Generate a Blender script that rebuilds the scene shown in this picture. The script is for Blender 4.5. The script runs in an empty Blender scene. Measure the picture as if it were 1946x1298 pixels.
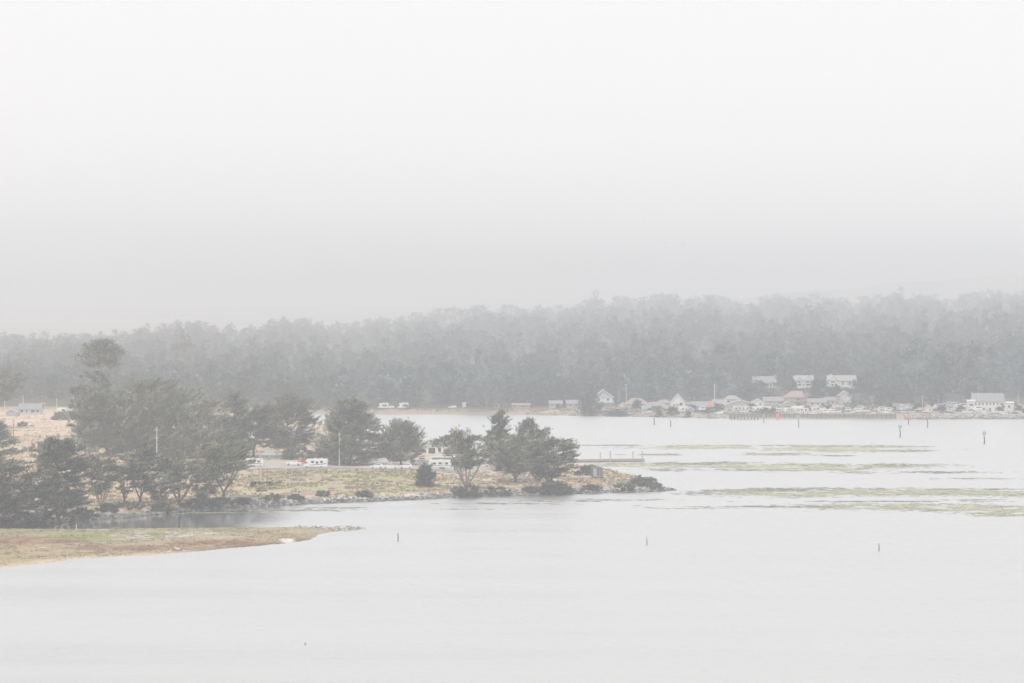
import bpy, math, random
import numpy as np
from mathutils import Vector, Matrix

random.seed(7)
RNG = np.random.default_rng(7)
R = math.radians
scene = bpy.context.scene
COL = scene.collection

# ------------------------------------------------------------------ camera, sky, sun, exposure
F = 6200.0            # focal length in photograph pixels
CX, CY = 973.0, 649.0
HOR = 580.0           # row of the true horizon
CAM_H = 60.0
PITCH = math.atan((CY - HOR) / F)
cam_d = bpy.data.cameras.new('camera')
cam = bpy.data.objects.new('camera', cam_d)
COL.objects.link(cam)
cam.location = (0, 0, CAM_H)
cam.rotation_euler = (R(90) - PITCH, 0, 0)
cam_d.sensor_width = 36.0
cam_d.lens = 36.0 * F / 1946.0
cam_d.clip_start = 1.0
cam_d.clip_end = 40000.0
scene.camera = cam

SUN_EL, SUN_AZ = 58.0, 205.0       # overcast light from behind and to one side of the viewer
world = bpy.data.worlds.new('World')
scene.world = world
world.use_nodes = True
wn = world.node_tree.nodes
wl = world.node_tree.links
bg = wn['Background']
sky = wn.new('ShaderNodeTexSky')
sky.sky_type = 'NISHITA'
sky.sun_disc = False
sky.sun_elevation = R(SUN_EL)
sky.sun_rotation = R(SUN_AZ)
sky.dust_density = 6.0
sky.air_density = 1.0
hs = wn.new('ShaderNodeHueSaturation')
hs.inputs['Saturation'].default_value = 0.12
wl.new(sky.outputs[0], hs.inputs['Color'])
mx = wn.new('ShaderNodeMix')
mx.data_type = 'RGBA'
mx.inputs[0].default_value = 0.9
wl.new(hs.outputs[0], mx.inputs[6])
mx.inputs[7].default_value = (9.46, 9.31, 9.30, 1)    # even fog deck, in the sky texture's units
wl.new(mx.outputs[2], bg.inputs['Color'])
bg.inputs['Strength'].default_value = 0.114

sun_d = bpy.data.lights.new('sun', 'SUN')
sun_d.energy = 1.35
sun_d.angle = R(25)
sun_d.color = (1.0, 0.985, 0.97)
sun = bpy.data.objects.new('sun', sun_d)
COL.objects.link(sun)
sun.location = (0, 0, 500)
_az = R(SUN_AZ)
sdir = Vector((math.sin(_az) * math.cos(R(SUN_EL)), math.cos(_az) * math.cos(R(SUN_EL)), math.sin(R(SUN_EL))))
sun.rotation_euler = (-sdir).to_track_quat('-Z', 'Y').to_euler()

vs = scene.view_settings
vs.view_transform = 'Standard'
vs.look = 'None'
vs.exposure = 0.0
vs.gamma = 1.0
vs.use_curve_mapping = False
cy = scene.cycles
cy.max_bounces = 8
cy.diffuse_bounces = 3
cy.glossy_bounces = 3
cy.volume_bounces = 4
cy.transparent_max_bounces = 8
cy.use_denoising = True
cy.caustics_reflective = False
cy.caustics_refractive = False
cy.sample_clamp_indirect = 4.0

# ------------------------------------------------------------------ pixel -> place helpers
_cp, _sp = math.cos(PITCH), math.sin(PITCH)

def ray(px, py):
    a = (px - CX) / F
    b = (CY - py) / F
    return a, _cp + b * _sp, -_sp + b * _cp

def on_plane(px, py, z=0.0):
    dx, dy, dz = ray(px, py)
    t = (z - CAM_H) / dz
    return dx * t, dy * t

def at_depth(px, py, Y):
    dx, dy, dz = ray(px, py)
    t = Y / dy
    return dx * t, Y, CAM_H + dz * t

# ------------------------------------------------------------------ small value noise
_G = np.random.default_rng(3).random((256, 256))

def vnoise(x, y):
    x = np.asarray(x, float); y = np.asarray(y, float)
    xi = np.floor(x).astype(int); yi = np.floor(y).astype(int)
    fx = x - xi; fy = y - yi
    fx = fx * fx * (3 - 2 * fx); fy = fy * fy * (3 - 2 * fy)
    g = lambda i, j: _G[i & 255, j & 255]
    return (g(xi, yi) * (1 - fx) + g(xi + 1, yi) * fx) * (1 - fy) + (g(xi, yi + 1) * (1 - fx) + g(xi + 1, yi + 1) * fx) * fy

def fbm(x, y, o=4):
    s = 0; a = 1.0; t = 0
    for i in range(o):
        s = s + a * vnoise(np.asarray(x) * 2 ** i + 17.3 * i, np.asarray(y) * 2 ** i + 5.1 * i); t += a; a *= 0.5
    return s / t

def sstep(a, b, x):
    t = np.clip((np.asarray(x, float) - a) / (b - a), 0, 1)
    return t * t * (3 - 2 * t)

# ------------------------------------------------------------------ land outlines (water line at z = 0)
near_shore = [(-700, 1016), (-300, 1010), (0, 1003), (60, 1002), (110, 998), (160, 988), (235, 984), (300, 978), (400, 966), (500, 962.5), (600, 957.5), (700, 953.5),
              (800, 949.5), (860, 945.5), (950, 943.5), (1050, 940.5), (1100, 938.5), (1200, 935.5), (1258, 933), (1279, 931.5), (1262, 925),
              (1230, 913), (1190, 903), (1150, 895), (1100, 889), (1060, 884), (1000, 872), (920, 858), (840, 846), (760, 836), (700, 826),
              (640, 814), (600, 803), (570, 795), (545, 790), (560, 787.6), (640, 787.4), (700, 787.5), (800, 787.6), (900, 787.2), (1000, 788.3), (1150, 791),
              (1250, 793), (1350, 795), (1380, 795.6)]
far_wall = [(1400, 796.2), (1700, 797.6)]
far_right = [(1720, 797.3), (1800, 797.0), (1946, 796.6), (2300, 797), (2900, 797)]
LAND = [on_plane(*p) for p in near_shore + far_wall + far_right] + [(9000, 3000), (9000, 17000), (-9000, 17000), (-9000, 600), (-900, 850)]
marsh_px = [(-500, 1010), (-100, 1006), (0, 1006), (150, 1007), (300, 1005), (450, 1003.5), (560, 1002.5), (620, 1002), (680, 1002.5), (700, 1004.5), (660, 1008),
            (610, 1014), (600, 1022), (572, 1030), (500, 1037), (440, 1042), (380, 1048), (330, 1052), (250, 1057), (150, 1062), (70, 1072),
            (0, 1079), (-120, 1090), (-500, 1130)]
MARSH = [on_plane(*p) for p in marsh_px]

def sdist(px, py, poly):
    px = np.asarray(px, float); py = np.asarray(py, float)
    d2 = np.full(px.shape, 1e18)
    inside = np.zeros(px.shape, bool)
    n = len(poly)
    for i in range(n):
        ax, ay = poly[i]; bx, by = poly[(i + 1) % n]
        ex, ey = bx - ax, by - ay
        t = np.clip(((px - ax) * ex + (py - ay) * ey) / (ex * ex + ey * ey + 1e-9), 0, 1)
        d2 = np.minimum(d2, (px - ax - t * ex) ** 2 + (py - ay - t * ey) ** 2)
        c = ((ay > py) != (by > py)) & (px < (bx - ax) * (py - ay) / ((by - ay) if by != ay else 1e-9) + ax)
        inside ^= c
    d = np.sqrt(d2)
    return np.where(inside, d, -d)

RIDGE = np.array([(-600, 640), (-100, 640), (0, 634), (100, 632), (200, 627), (350, 609), (450, 614), (550, 600), (640, 613), (720, 600), (800, 590), (930, 575),
                  (1000, 581), (1130, 566), (1300, 557), (1350, 557), (1400, 572), (1470, 560), (1550, 556), (1620, 566), (1700, 556), (1800, 560),
                  (1870, 552), (1946, 550), (2100, 548), (2600, 545)], float)
RDIST = np.array([(-600, 4700), (0, 4700), (400, 5000), (650, 5600), (900, 6500), (1200, 6800), (2600, 6600)], float)
TREE_H = 34.0

def tree_h(a):
    return np.interp(a, [300, 800], [14.0, TREE_H])

def pxcol(x, y):
    return CX + F * np.asarray(x) / np.maximum(np.asarray(y), 50.0)

def terrain(x, y, detail=True):
    x = np.asarray(x, float); y = np.asarray(y, float)
    sd = sdist(x, y, LAND)
    wob = (fbm(x / 9.0, y / 9.0, 3) - 0.5) * 3.0
    sdw = sd + wob * np.clip(1.0 - np.abs(sd) / 60.0, 0.0, 1.0)
    z = np.where(sdw > 0, 2.0 * sstep(0, 7, sdw) + 1.6 * sstep(8, 90, sdw), -2.5 * sstep(0, 12, -sdw))
    a = pxcol(x, y)
    yr = np.interp(a, RIDGE[:, 0], RIDGE[:, 1])
    D = np.interp(a, RDIST[:, 0], RDIST[:, 1])
    ztop = CAM_H - (yr - HOR) / F * D
    zr = np.maximum(ztop - tree_h(a), 5.0)
    y0 = 1785 + 215 * sstep(700, 100, a) - 15 * sstep(1000, 1400, a)
    t = np.clip((y - y0) / (D - y0), 0, 1.3)
    hill = (zr - 3.6) * np.where(t < 1, t ** np.interp(a, [0, 1000, 2000], [1.0, 0.76, 0.54]), 1 - 0.15 * sstep(1, 1.3, t))
    z = z + hill * (y > y0)
    # the bare grass hills behind, lost in the fog
    big = sstep(7200, 14000, y) * (20 + 50 * fbm(x / 1300.0, y / 3500.0, 3)) + sstep(1000, 2000, a) * sstep(6900, 8600, y) * sstep(12500, 9500, y) * (68 + 40 * fbm(x / 500.0, y / 900.0, 3))
    z = z + big
    if detail:
        m = np.clip(sd / 6, 0, 1)
        z = z + m * ((fbm(x / 14.0, y / 14.0, 3) - 0.5) * 0.9 + (fbm(x / 3.0, y / 3.0, 2) - 0.5) * 0.22)
        z = z + sstep(2000, 2300, y) * (fbm(x / 60, y / 60, 3) - 0.5) * 8
    # marsh island
    ms = sdist(x, y, MARSH) + (fbm(x / 4.0, y / 4.0, 3) - 0.5) * 2.4
    px = pxcol(x, y)
    mh = 0.42 * sstep(0, 3.5, ms) + 0.25 * (fbm(x / 6, y / 6, 3) - 0.35) * sstep(2, 8, ms)
    mh = mh * (1 - 0.8 * sstep(560, 620, px))
    z = np.where(ms > 0, np.maximum(z, mh + 0.02), z)
    return z

def hit(px, py):
    """where the view ray through a photograph pixel meets the ground"""
    dx, dy, dz = ray(px, py)
    ts = np.linspace(450, 6900, 6451)
    xs, ys, zs = dx * ts, dy * ts, CAM_H + dz * ts
    g = np.maximum(terrain(xs, ys), 0.0)
    below = np.nonzero(zs <= g)[0]
    k = below[0] if len(below) else len(ts) - 1
    t = ts[k]
    if k > 0:
        lo, hi = zs[k - 1] - g[k - 1], zs[k] - g[k]
        t = ts[k - 1] + (ts[k] - ts[k - 1]) * lo / max(lo - hi, 1e-6)
    return Vector((dx * t, dy * t, CAM_H + dz * t))

def gz(x, y):
    return float(terrain(np.array([x]), np.array([y]))[0])

# ------------------------------------------------------------------ materials
MATS = {}

def mat(name, col, rough=0.85, var=0.15, scale=2.0, spec=0.25, metal=0.0, attr=None, bump=0.0, objrand=0.0, stretch=None, trans=0.0):
    if name in MATS:
        return MATS[name]
    m = bpy.data.materials.new(name)
    m.use_nodes = True
    n, l = m.node_tree.nodes, m.node_tree.links
    p = n['Principled BSDF']
    p.inputs['Roughness'].default_value = rough
    p.inputs['Specular IOR Level'].default_value = spec
    p.inputs['Metallic'].default_value = metal
    tc = n.new('ShaderNodeTexCoord')
    mp = n.new('ShaderNodeMapping')
    l.new(tc.outputs['Object'], mp.inputs[0])
    if stretch:
        mp.inputs['Scale'].default_value = stretch
    nz = n.new('ShaderNodeTexNoise')
    nz.inputs['Scale'].default_value = scale
    nz.inputs['Detail'].default_value = 5
    l.new(mp.outputs[0], nz.inputs['Vector'])
    mr = n.new('ShaderNodeMapRange')
    mr.inputs['From Min'].default_value = 0.25
    mr.inputs['From Max'].default_value = 0.75
    mr.inputs['To Min'].default_value = 1 - var
    mr.inputs['To Max'].default_value = 1 + var
    l.new(nz.outputs['Fac'], mr.inputs['Value'])
    vm = n.new('ShaderNodeVectorMath')
    vm.operation = 'SCALE'
    if attr:
        at = n.new('ShaderNodeAttribute')
        at.attribute_name = attr
        l.new(at.outputs['Color'], vm.inputs[0])
    else:
        vm.inputs[0].default_value = col[:3]
    l.new(mr.outputs[0], vm.inputs['Scale'])
    last = vm.outputs[0]
    if objrand:
        oi = n.new('ShaderNodeObjectInfo')
        m2 = n.new('ShaderNodeMapRange')
        m2.inputs['To Min'].default_value = 1 - objrand
        m2.inputs['To Max'].default_value = 1 + objrand
        l.new(oi.outputs['Random'], m2.inputs['Value'])
        v2 = n.new('ShaderNodeVectorMath')
        v2.operation = 'SCALE'
        l.new(last, v2.inputs[0])
        l.new(m2.outputs[0], v2.inputs['Scale'])
        last = v2.outputs[0]
    l.new(last, p.inputs['Base Color'])
    if trans:
        # thin leaves let part of the light through
        tr = n.new('ShaderNodeBsdfTranslucent')
        l.new(last, tr.inputs['Color'])
        ms_ = n.new('ShaderNodeMixShader')
        ms_.inputs[0].default_value = trans
        l.new(p.outputs[0], ms_.inputs[1]); l.new(tr.outputs[0], ms_.inputs[2])
        l.new(ms_.outputs[0], n['Material Output'].inputs['Surface'])
    if bump:
        b = n.new('ShaderNodeBump')
        b.inputs['Strength'].default_value = bump
        b.inputs['Distance'].default_value = 0.2
        l.new(nz.outputs['Fac'], b.inputs['Height'])
        l.new(b.outputs[0], p.inputs['Normal'])
    MATS[name] = m
    return m

# ------------------------------------------------------------------ mesh builders
class MB:
    """collects solid shapes and links them as one mesh object"""
    def __init__(self):
        self.v = []; self.f = []

    def add(self, verts, faces):
        o = len(self.v)
        self.v += [tuple(p) for p in verts]
        self.f += [tuple(i + o for i in f) for f in faces]
        return self

    def box(self, x0, x1, y0, y1, z0, z1):
        return self.add([(x0, y0, z0), (x1, y0, z0), (x1, y1, z0), (x0, y1, z0), (x0, y0, z1), (x1, y0, z1), (x1, y1, z1), (x0, y1, z1)],
                        [(0, 3, 2, 1), (4, 5, 6, 7), (0, 1, 5, 4), (1, 2, 6, 5), (2, 3, 7, 6), (3, 0, 4, 7)])

    def prism(self, prof, y0, y1, inset=0.0, top_z=None):
        """profile in x,z extruded along y; inset narrows the upper points"""
        n = len(prof)
        def yy(y, z):
            if inset and top_z is not None and z > top_z:
                return y + (inset if y == y0 else -inset)
            return y
        vs_ = [(x, yy(y0, z), z) for x, z in prof] + [(x, yy(y1, z), z) for x, z in prof]
        fs = [tuple(range(n)), tuple(range(2 * n - 1, n - 1, -1))]
        for i in range(n):
            j = (i + 1) % n
            fs.append((i, n + i, n + j, j))
        return self.add(vs_, fs)

    def tube(self, pts, rad, sides=6, cap=True):
        pts = [Vector(p) for p in pts]
        o = len(self.v)
        n = len(pts)
        for i, p in enumerate(pts):
            d = (pts[min(i + 1, n - 1)] - pts[max(i - 1, 0)])
            d = d.normalized() if d.length > 1e-6 else Vector((0, 0, 1))
            a = d.cross(Vector((0, 1, 0)) if abs(d.y) < 0.9 else Vector((1, 0, 0))).normalized()
            b = d.cross(a)
            r = rad[i] if isinstance(rad, (list, tuple)) else rad
            for k in range(sides):
                t = 2 * math.pi * k / sides
                self.v.append(tuple(p + a * (r * math.cos(t)) + b * (r * math.sin(t))))
        for i in range(n - 1):
            for k in range(sides):
                k2 = (k + 1) % sides
                self.f.append((o + i * sides + k, o + i * sides + k2, o + (i + 1) * sides + k2, o + (i + 1) * sides + k))
        if cap:
            self.f.append(tuple(o + k for k in range(sides - 1, -1, -1)))
            self.f.append(tuple(o + (n - 1) * sides + k for k in range(sides)))
        return self

    def build(self, name, material, parent=None, smooth=False):
        me = bpy.data.meshes.new(name)
        me.from_pydata(self.v, [], self.f)
        me.materials.append(material)
        if smooth:
            me.polygons.foreach_set('use_smooth', [True] * len(me.polygons))
        me.update()
        return link(name, me, parent)

def link(name, me, parent=None):
    o = bpy.data.objects.new(name, me)
    COL.objects.link(o)
    if parent is not None:
        o.parent = parent
    return o

def tris_mesh(name, V, material, cols=None):
    V = np.asarray(V, np.float32).reshape(-1, 3)
    n = len(V) // 3
    me = bpy.data.meshes.new(name)
    me.vertices.add(len(V))
    me.vertices.foreach_set('co', V.ravel())
    me.loops.add(n * 3)
    me.loops.foreach_set('vertex_index', np.arange(n * 3, dtype=np.int32))
    me.polygons.add(n)
    me.polygons.foreach_set('loop_start', np.arange(0, n * 3, 3, dtype=np.int32))
    me.polygons.foreach_set('loop_total', np.full(n, 3, np.int32))
    if cols is not None:
        at = me.color_attributes.new('col', 'FLOAT_COLOR', 'POINT')
        c = np.ones((len(V), 4), np.float32)
        c[:, :3] = cols
        at.data.foreach_set('color', c.ravel())
    me.materials.append(material)
    me.update()
    me.validate()
    return me

def tag(o, label=None, cat=None, group=None, kind=None):
    if label: o['label'] = label
    if cat: o['category'] = cat
    if group: o['group'] = group
    if kind: o['kind'] = kind
    return o

def empty(name, loc=(0, 0, 0), rz=0.0, label=None, cat=None, group=None):
    o = bpy.data.objects.new(name, None)
    COL.objects.link(o)
    o.location = loc
    o.rotation_euler = (0, 0, rz)
    o.empty_display_size = 0.5
    return tag(o, label, cat, group)

def copy_tree(o, parent=None):
    c = o.copy()
    COL.objects.link(c)
    c.parent = parent
    for ch in o.children:
        copy_tree(ch, c)
    return c

# ------------------------------------------------------------------ ground, water
def grid_mesh(name, X, Y, Z, keep, material, cols=None):
    nr, nc = X.shape
    idx = np.arange(nr * nc).reshape(nr, nc)
    q = np.stack([idx[:-1, :-1], idx[:-1, 1:], idx[1:, 1:], idx[1:, :-1]], -1).reshape(-1, 4)
    k = keep.ravel()
    q = q[k[q].any(1)]
    used = np.unique(q)
    rem = np.full(nr * nc, -1, np.int64); rem[used] = np.arange(len(used))
    q = rem[q]
    V = np.stack([X.ravel(), Y.ravel(), Z.ravel()], -1)[used].astype(np.float32)
    me = bpy.data.meshes.new(name)
    me.vertices.add(len(V)); me.vertices.foreach_set('co', V.ravel())
    n = len(q)
    me.loops.add(n * 4); me.loops.foreach_set('vertex_index', q.astype(np.int32).ravel())
    me.polygons.add(n)
    me.polygons.foreach_set('loop_start', np.arange(0, n * 4, 4, dtype=np.int32))
    me.polygons.foreach_set('loop_total', np.full(n, 4, np.int32))
    me.polygons.foreach_set('use_smooth', np.ones(n, bool))
    if cols is not None:
        at = me.color_attributes.new('col', 'FLOAT_COLOR', 'POINT')
        c = np.ones((len(V), 4), np.float32); c[:, :3] = cols.reshape(-1, 3)[used]
        at.data.foreach_set('color', c.ravel())
    me.materials.append(material)
    me.update(); me.validate()
    return link(name, me)

def lerpc(c, col, w):
    return c * (1 - w[..., None]) + np.array(col) * w[..., None]

def ell(px, py, cx, cy_, rx, ry):
    return np.clip(1.6 - 1.6 * (((px - cx) / rx) ** 2 + ((py - cy_) / ry) ** 2), 0, 1)

def ground_cols(X, Y, Z):
    """the ground's own colours: dry grass, ice plant, mud, sand, shell"""
    px = pxcol(X, Y)
    py = HOR + F * CAM_H / Y                     # row of the water-level point at this depth
    n1 = fbm(X / 7, Y / 12, 4); n2 = fbm(X / 2.2 + 40, Y / 5 + 9, 3); n3 = fbm(X / 25 + 4, Y / 40, 3)
    sd = sdist(X, Y, LAND)
    dry = np.array((0.375, 0.305, 0.205))
    c = np.ones(X.shape + (3,)) * dry
    c = lerpc(c, (0.29, 0.21, 0.16), sstep(0.5, 0.7, n2))
    c = lerpc(c, (0.49, 0.39, 0.29), sstep(0.55, 0.75, n1) * 0.8)
    # ice plant field on the point
    fld = sstep(430, 520, px) * sstep(880, 800, px) * sstep(952, 942, py) * sstep(912, 918, py)
    c = lerpc(c, (0.25, 0.24, 0.125), fld * sstep(0.34, 0.52, n1) * 0.85)
    c = lerpc(c, (0.32, 0.31, 0.13), fld * sstep(0.54, 0.68, n2) * sstep(0.4, 0.55, n3))
    c = lerpc(c, (0.26, 0.20, 0.18), fld * sstep(0.6, 0.72, 1 - n1) * 0.8)
    # gravel parking behind the field
    park = sstep(430, 470, px) * sstep(985, 960, px) * sstep(915, 909, py) * sstep(880, 886, py)
    c = lerpc(c, (0.33, 0.30, 0.27), park * 0.9)
    # pale orange hay field at the far end
    hay = sstep(230, 150, px) * sstep(1400, 1460, Y) * sstep(1720, 1690, Y)
    c = lerpc(c, (0.47, 0.37, 0.285), hay * 0.9)
    c = lerpc(c, (0.36, 0.28, 0.21), hay * sstep(0.58, 0.66, fbm(X / 40, Y / 9, 3)))
    # bank by the water: dark wet stones and mud
    bank = sstep(4.5, 1.0, sd) * (Y < 1400)
    c = lerpc(c, (0.13, 0.11, 0.10), bank)
    tidal = sstep(9, 2, sd) * (Y > 1550)
    c = lerpc(c, (0.36, 0.30, 0.24), tidal)
    # wooded hill floor, bare grass hills behind
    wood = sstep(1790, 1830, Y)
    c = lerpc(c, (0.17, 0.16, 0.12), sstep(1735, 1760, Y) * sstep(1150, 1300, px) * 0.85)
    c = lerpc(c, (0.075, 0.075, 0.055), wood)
    hills = sstep(0, 200, Y - np.interp(px, RDIST[:, 0], RDIST[:, 1]) - 250)
    c = lerpc(c, (0.50, 0.46, 0.42), hills)
    c = lerpc(c, (0.20, 0.21, 0.16), hills * sstep(0.58, 0.7, fbm(X / 130, Y / 300, 4)) * 0.7)
    # marsh
    ms = sdist(X, Y, MARSH)
    mw = ((ms > -2.5) & (Y < 930) & (sd < 0)).astype(float)
    mc = np.ones(X.shape + (3,)) * np.array((0.40, 0.315, 0.185))
    mc = lerpc(mc, (0.32, 0.29, 0.155), sstep(0.45, 0.6, n3))
    mc = lerpc(mc, (0.40, 0.34, 0.23), sstep(0.5, 0.65, n1))
    mc = lerpc(mc, (0.20, 0.15, 0.10), sstep(0.62, 0.72, n2) * 0.7)
    mc = lerpc(mc, (0.27, 0.15, 0.10), np.clip(ell(px, py, 40, 1031, 150, 9) + ell(px, py, 250, 1045, 170, 6) + ell(px, py, 420, 1036, 130, 6), 0, 1) * (0.5 + 0.5 * sstep(0.35, 0.5, n2)))
    mc = lerpc(mc, (0.27, 0.28, 0.10), ell(px, py, 150, 1024, 90, 6))
    mc = lerpc(mc, (0.32, 0.29, 0.17), ell(px, py, 60, 1014, 200, 7) * 0.8)
    mc = lerpc(mc, (0.50, 0.46, 0.42), ell(px, py, 330, 1021, 160, 9) * sstep(0.46, 0.56, n2))
    mc = lerpc(mc, (0.60, 0.49, 0.36), sstep(3.2, 0.6, ms) * sstep(430, 330, px) * 0.9)
    mc = lerpc(mc, (0.58, 0.46, 0.32), sstep(8, 3, ms) * sstep(180, 40, px) * sstep(1040, 1062, py) * (0.3 + 0.7 * sstep(0.45, 0.55, n1)))
    mc = lerpc(mc, (0.37, 0.32, 0.24), sstep(560, 620, px))
    mc = lerpc(mc, (0.15, 0.12, 0.09), sstep(2.6, 1.2, ms) * sstep(330, 420, px) * sstep(620, 560, px) * 0.8)
    mc = lerpc(mc, (0.70, 0.68, 0.62), ell(px, py, 545, 1030, 18, 3.2))
    c = c * (1 - mw[..., None]) + mc * mw[..., None]
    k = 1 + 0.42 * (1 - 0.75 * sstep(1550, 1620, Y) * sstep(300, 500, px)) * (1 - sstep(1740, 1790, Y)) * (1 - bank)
    return np.minimum(c * k[..., None], 0.78)

def rows_to_depth(rows):
    return F * CAM_H / (rows - HOR)

def build_ground():
    m = mat('ground_mat', (1, 1, 1), 0.95, 0.22, 0.9, 0.1, attr='col', bump=0.4)
    # one fan-shaped sheet: fine near, coarse far, out to the fogged hills
    rows = np.concatenate([np.linspace(1140, 1002, 120), np.linspace(1001, 880, 230), np.linspace(879.4, 783, 170)])
    dep = np.concatenate([rows_to_depth(rows), np.linspace(1850, 7000, 170), np.linspace(7100, 14800, 50)])
    cols = np.concatenate([np.linspace(-1400, -80, 40), np.linspace(-75, 2020, 580), np.linspace(2030, 3400, 40)])
    A, D = np.meshgrid((cols - CX) / F, dep)
    X = A * D; Y = D
    Z = np.empty(X.shape)
    for i in range(0, X.shape[0], 40):
        Z[i:i + 40] = terrain(X[i:i + 40], Y[i:i + 40])
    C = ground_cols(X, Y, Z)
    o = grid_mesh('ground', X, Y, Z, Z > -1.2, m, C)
    tag(o, kind='structure')
    return o

GROUND = build_ground()

def build_water():
    m = bpy.data.materials.new('water_mat')
    m.use_nodes = True
    n, l = m.node_tree.nodes, m.node_tree.links
    p = n['Principled BSDF']
    p.inputs['Base Color'].default_value = (0.71, 0.71, 0.712, 1)
    p.inputs['IOR'].default_value = 1.333
    p.inputs['Metallic'].default_value = 0.85
    p.inputs['Specular IOR Level'].default_value = 0.5
    at = n.new('ShaderNodeAttribute'); at.attribute_name = 'col'
    sep = n.new('ShaderNodeSeparateColor'); l.new(at.outputs['Color'], sep.inputs[0])
    tc = n.new('ShaderNodeTexCoord')
    # long wind streaks
    mp = n.new('ShaderNodeMapping'); mp.inputs['Scale'].default_value = (0.006, 0.035, 1)
    l.new(tc.outputs['Object'], mp.inputs[0])
    n1 = n.new('ShaderNodeTexNoise'); n1.inputs['Scale'].default_value = 1.0; n1.inputs['Detail'].default_value = 5
    l.new(mp.outputs[0], n1.inputs['Vector'])
    rr = n.new('ShaderNodeMapRange')
    rr.inputs['From Min'].default_value = 0.38; rr.inputs['From Max'].default_value = 0.62
    rr.inputs['To Min'].default_value = 0.30; rr.inputs['To Max'].default_value = 0.42
    l.new(n1.outputs['Fac'], rr.inputs['Value'])
    mixr = n.new('ShaderNodeMix')
    l.new(sep.outputs[0], mixr.inputs[0])
    l.new(rr.outputs[0], mixr.inputs[2])
    mixr.inputs[3].default_value = 0.06
    l.new(mixr.outputs[0], p.inputs['Roughness'])
    # ripples
    mp2 = n.new('ShaderNodeMapping'); mp2.inputs['Scale'].default_value = (0.35, 0.9, 1)
    l.new(tc.outputs['Object'], mp2.inputs[0])
    n2 = n.new('ShaderNodeTexNoise'); n2.inputs['Scale'].default_value = 1.0; n2.inputs['Detail'].default_value = 6; n2.inputs['Roughness'].default_value = 0.6
    l.new(mp2.outputs[0], n2.inputs['Vector'])
    bs = n.new('ShaderNodeMapRange')
    bs.inputs['To Min'].default_value = 0.55; bs.inputs['To Max'].default_value = 0.015
    l.new(sep.outputs[0], bs.inputs['Value'])
    mp3 = n.new('ShaderNodeMapping'); mp3.inputs['Scale'].default_value = (0.05, 0.22, 1)
    l.new(tc.outputs['Object'], mp3.inputs[0])
    n3 = n.new('ShaderNodeTexNoise'); n3.inputs['Scale'].default_value = 1.0; n3.inputs['Detail'].default_value = 4
    l.new(mp3.outputs[0], n3.inputs['Vector'])
    ad = n.new('ShaderNodeMath'); ad.operation = 'MULTIPLY_ADD'; ad.inputs[1].default_value = 3.0
    l.new(n3.outputs['Fac'], ad.inputs[0]); l.new(n2.outputs['Fac'], ad.inputs[2])
    bp = n.new('ShaderNodeBump'); bp.inputs['Distance'].default_value = 1.0
    l.new(bs.outputs[0], bp.inputs['Strength'])
    l.new(ad.outputs[0], bp.inputs['Height'])
    l.new(bp.outputs[0], p.inputs['Normal'])
    rows = np.concatenate([np.linspace(2400, 1300, 12), np.linspace(1295, 990, 60), np.linspace(988, 940, 60), np.linspace(938, 783, 90)])
    dep = np.concatenate([[-400, 20, 100], rows_to_depth(rows), [1900, 2500, 6000, 12000, 14900]])
    cols = np.concatenate([np.linspace(-1200, -100, 20), np.linspace(-80, 2020, 260), np.linspace(2060, 3200, 20)])
    A, D = np.meshgrid((cols - CX) / F, dep)
    X = A * np.maximum(D, 200); Y = D
    X[:, 0] = -3500; X[:, -1] = 3500
    sd = sdist(X, Y, LAND)
    calm = sstep(-80, -40, sd) * sstep(640, 480, pxcol(X, Y)) * (Y < 1000) * (Y > 850)
    calm = np.maximum(calm, 0.35 * sstep(-16, -2, sd) * (Y < 1200))
    C = np.zeros(X.shape + (3,)); C[..., 0] = calm
    o = grid_mesh('water', X, Y, np.zeros(X.shape), np.ones(X.shape, bool), m, C)
    tag(o, kind='structure')

build_water()

def build_haze():
    b = MB().box(-6400, 6400, -600, 15100, -4, 175)
    m = bpy.data.materials.new('haze_mat')
    m.use_nodes = True
    n, l = m.node_tree.nodes, m.node_tree.links
    n.remove(n['Principled BSDF'])
    v = n.new('ShaderNodeVolumePrincipled')
    v.inputs['Color'].default_value = (0.878, 0.894, 0.920, 1)
    v.inputs['Density'].default_value = HAZE
    v.inputs['Anisotropy'].default_value = 0.0
    l.new(v.outputs[0], n['Material Output'].inputs['Volume'])
    o = b.build('haze', m)
    tag(o, 'thin white sea fog over bay and hills', 'fog', kind='stuff')

HAZE = 0.00030

# ------------------------------------------------------------------ trees
LEAF = mat('cypress_foliage', (1, 1, 1), 0.9, 0.18, 0.35, 0.08, attr='col', objrand=0.10, trans=0.35)
FARLEAF = mat('wood_foliage', (1, 1, 1), 0.95, 0.2, 0.12, 0.05, attr='col', objrand=0.4)
BARK = mat('grey_bark', (0.16, 0.14, 0.125), 0.95, 0.3, 1.5, 0.1)
BARK_PALE = mat('weathered_bark', (0.34, 0.30, 0.27), 0.95, 0.25, 1.5, 0.1)
BARK_DARK = mat('dark_bark', (0.085, 0.075, 0.065), 0.95, 0.3, 1.5, 0.1)

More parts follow.
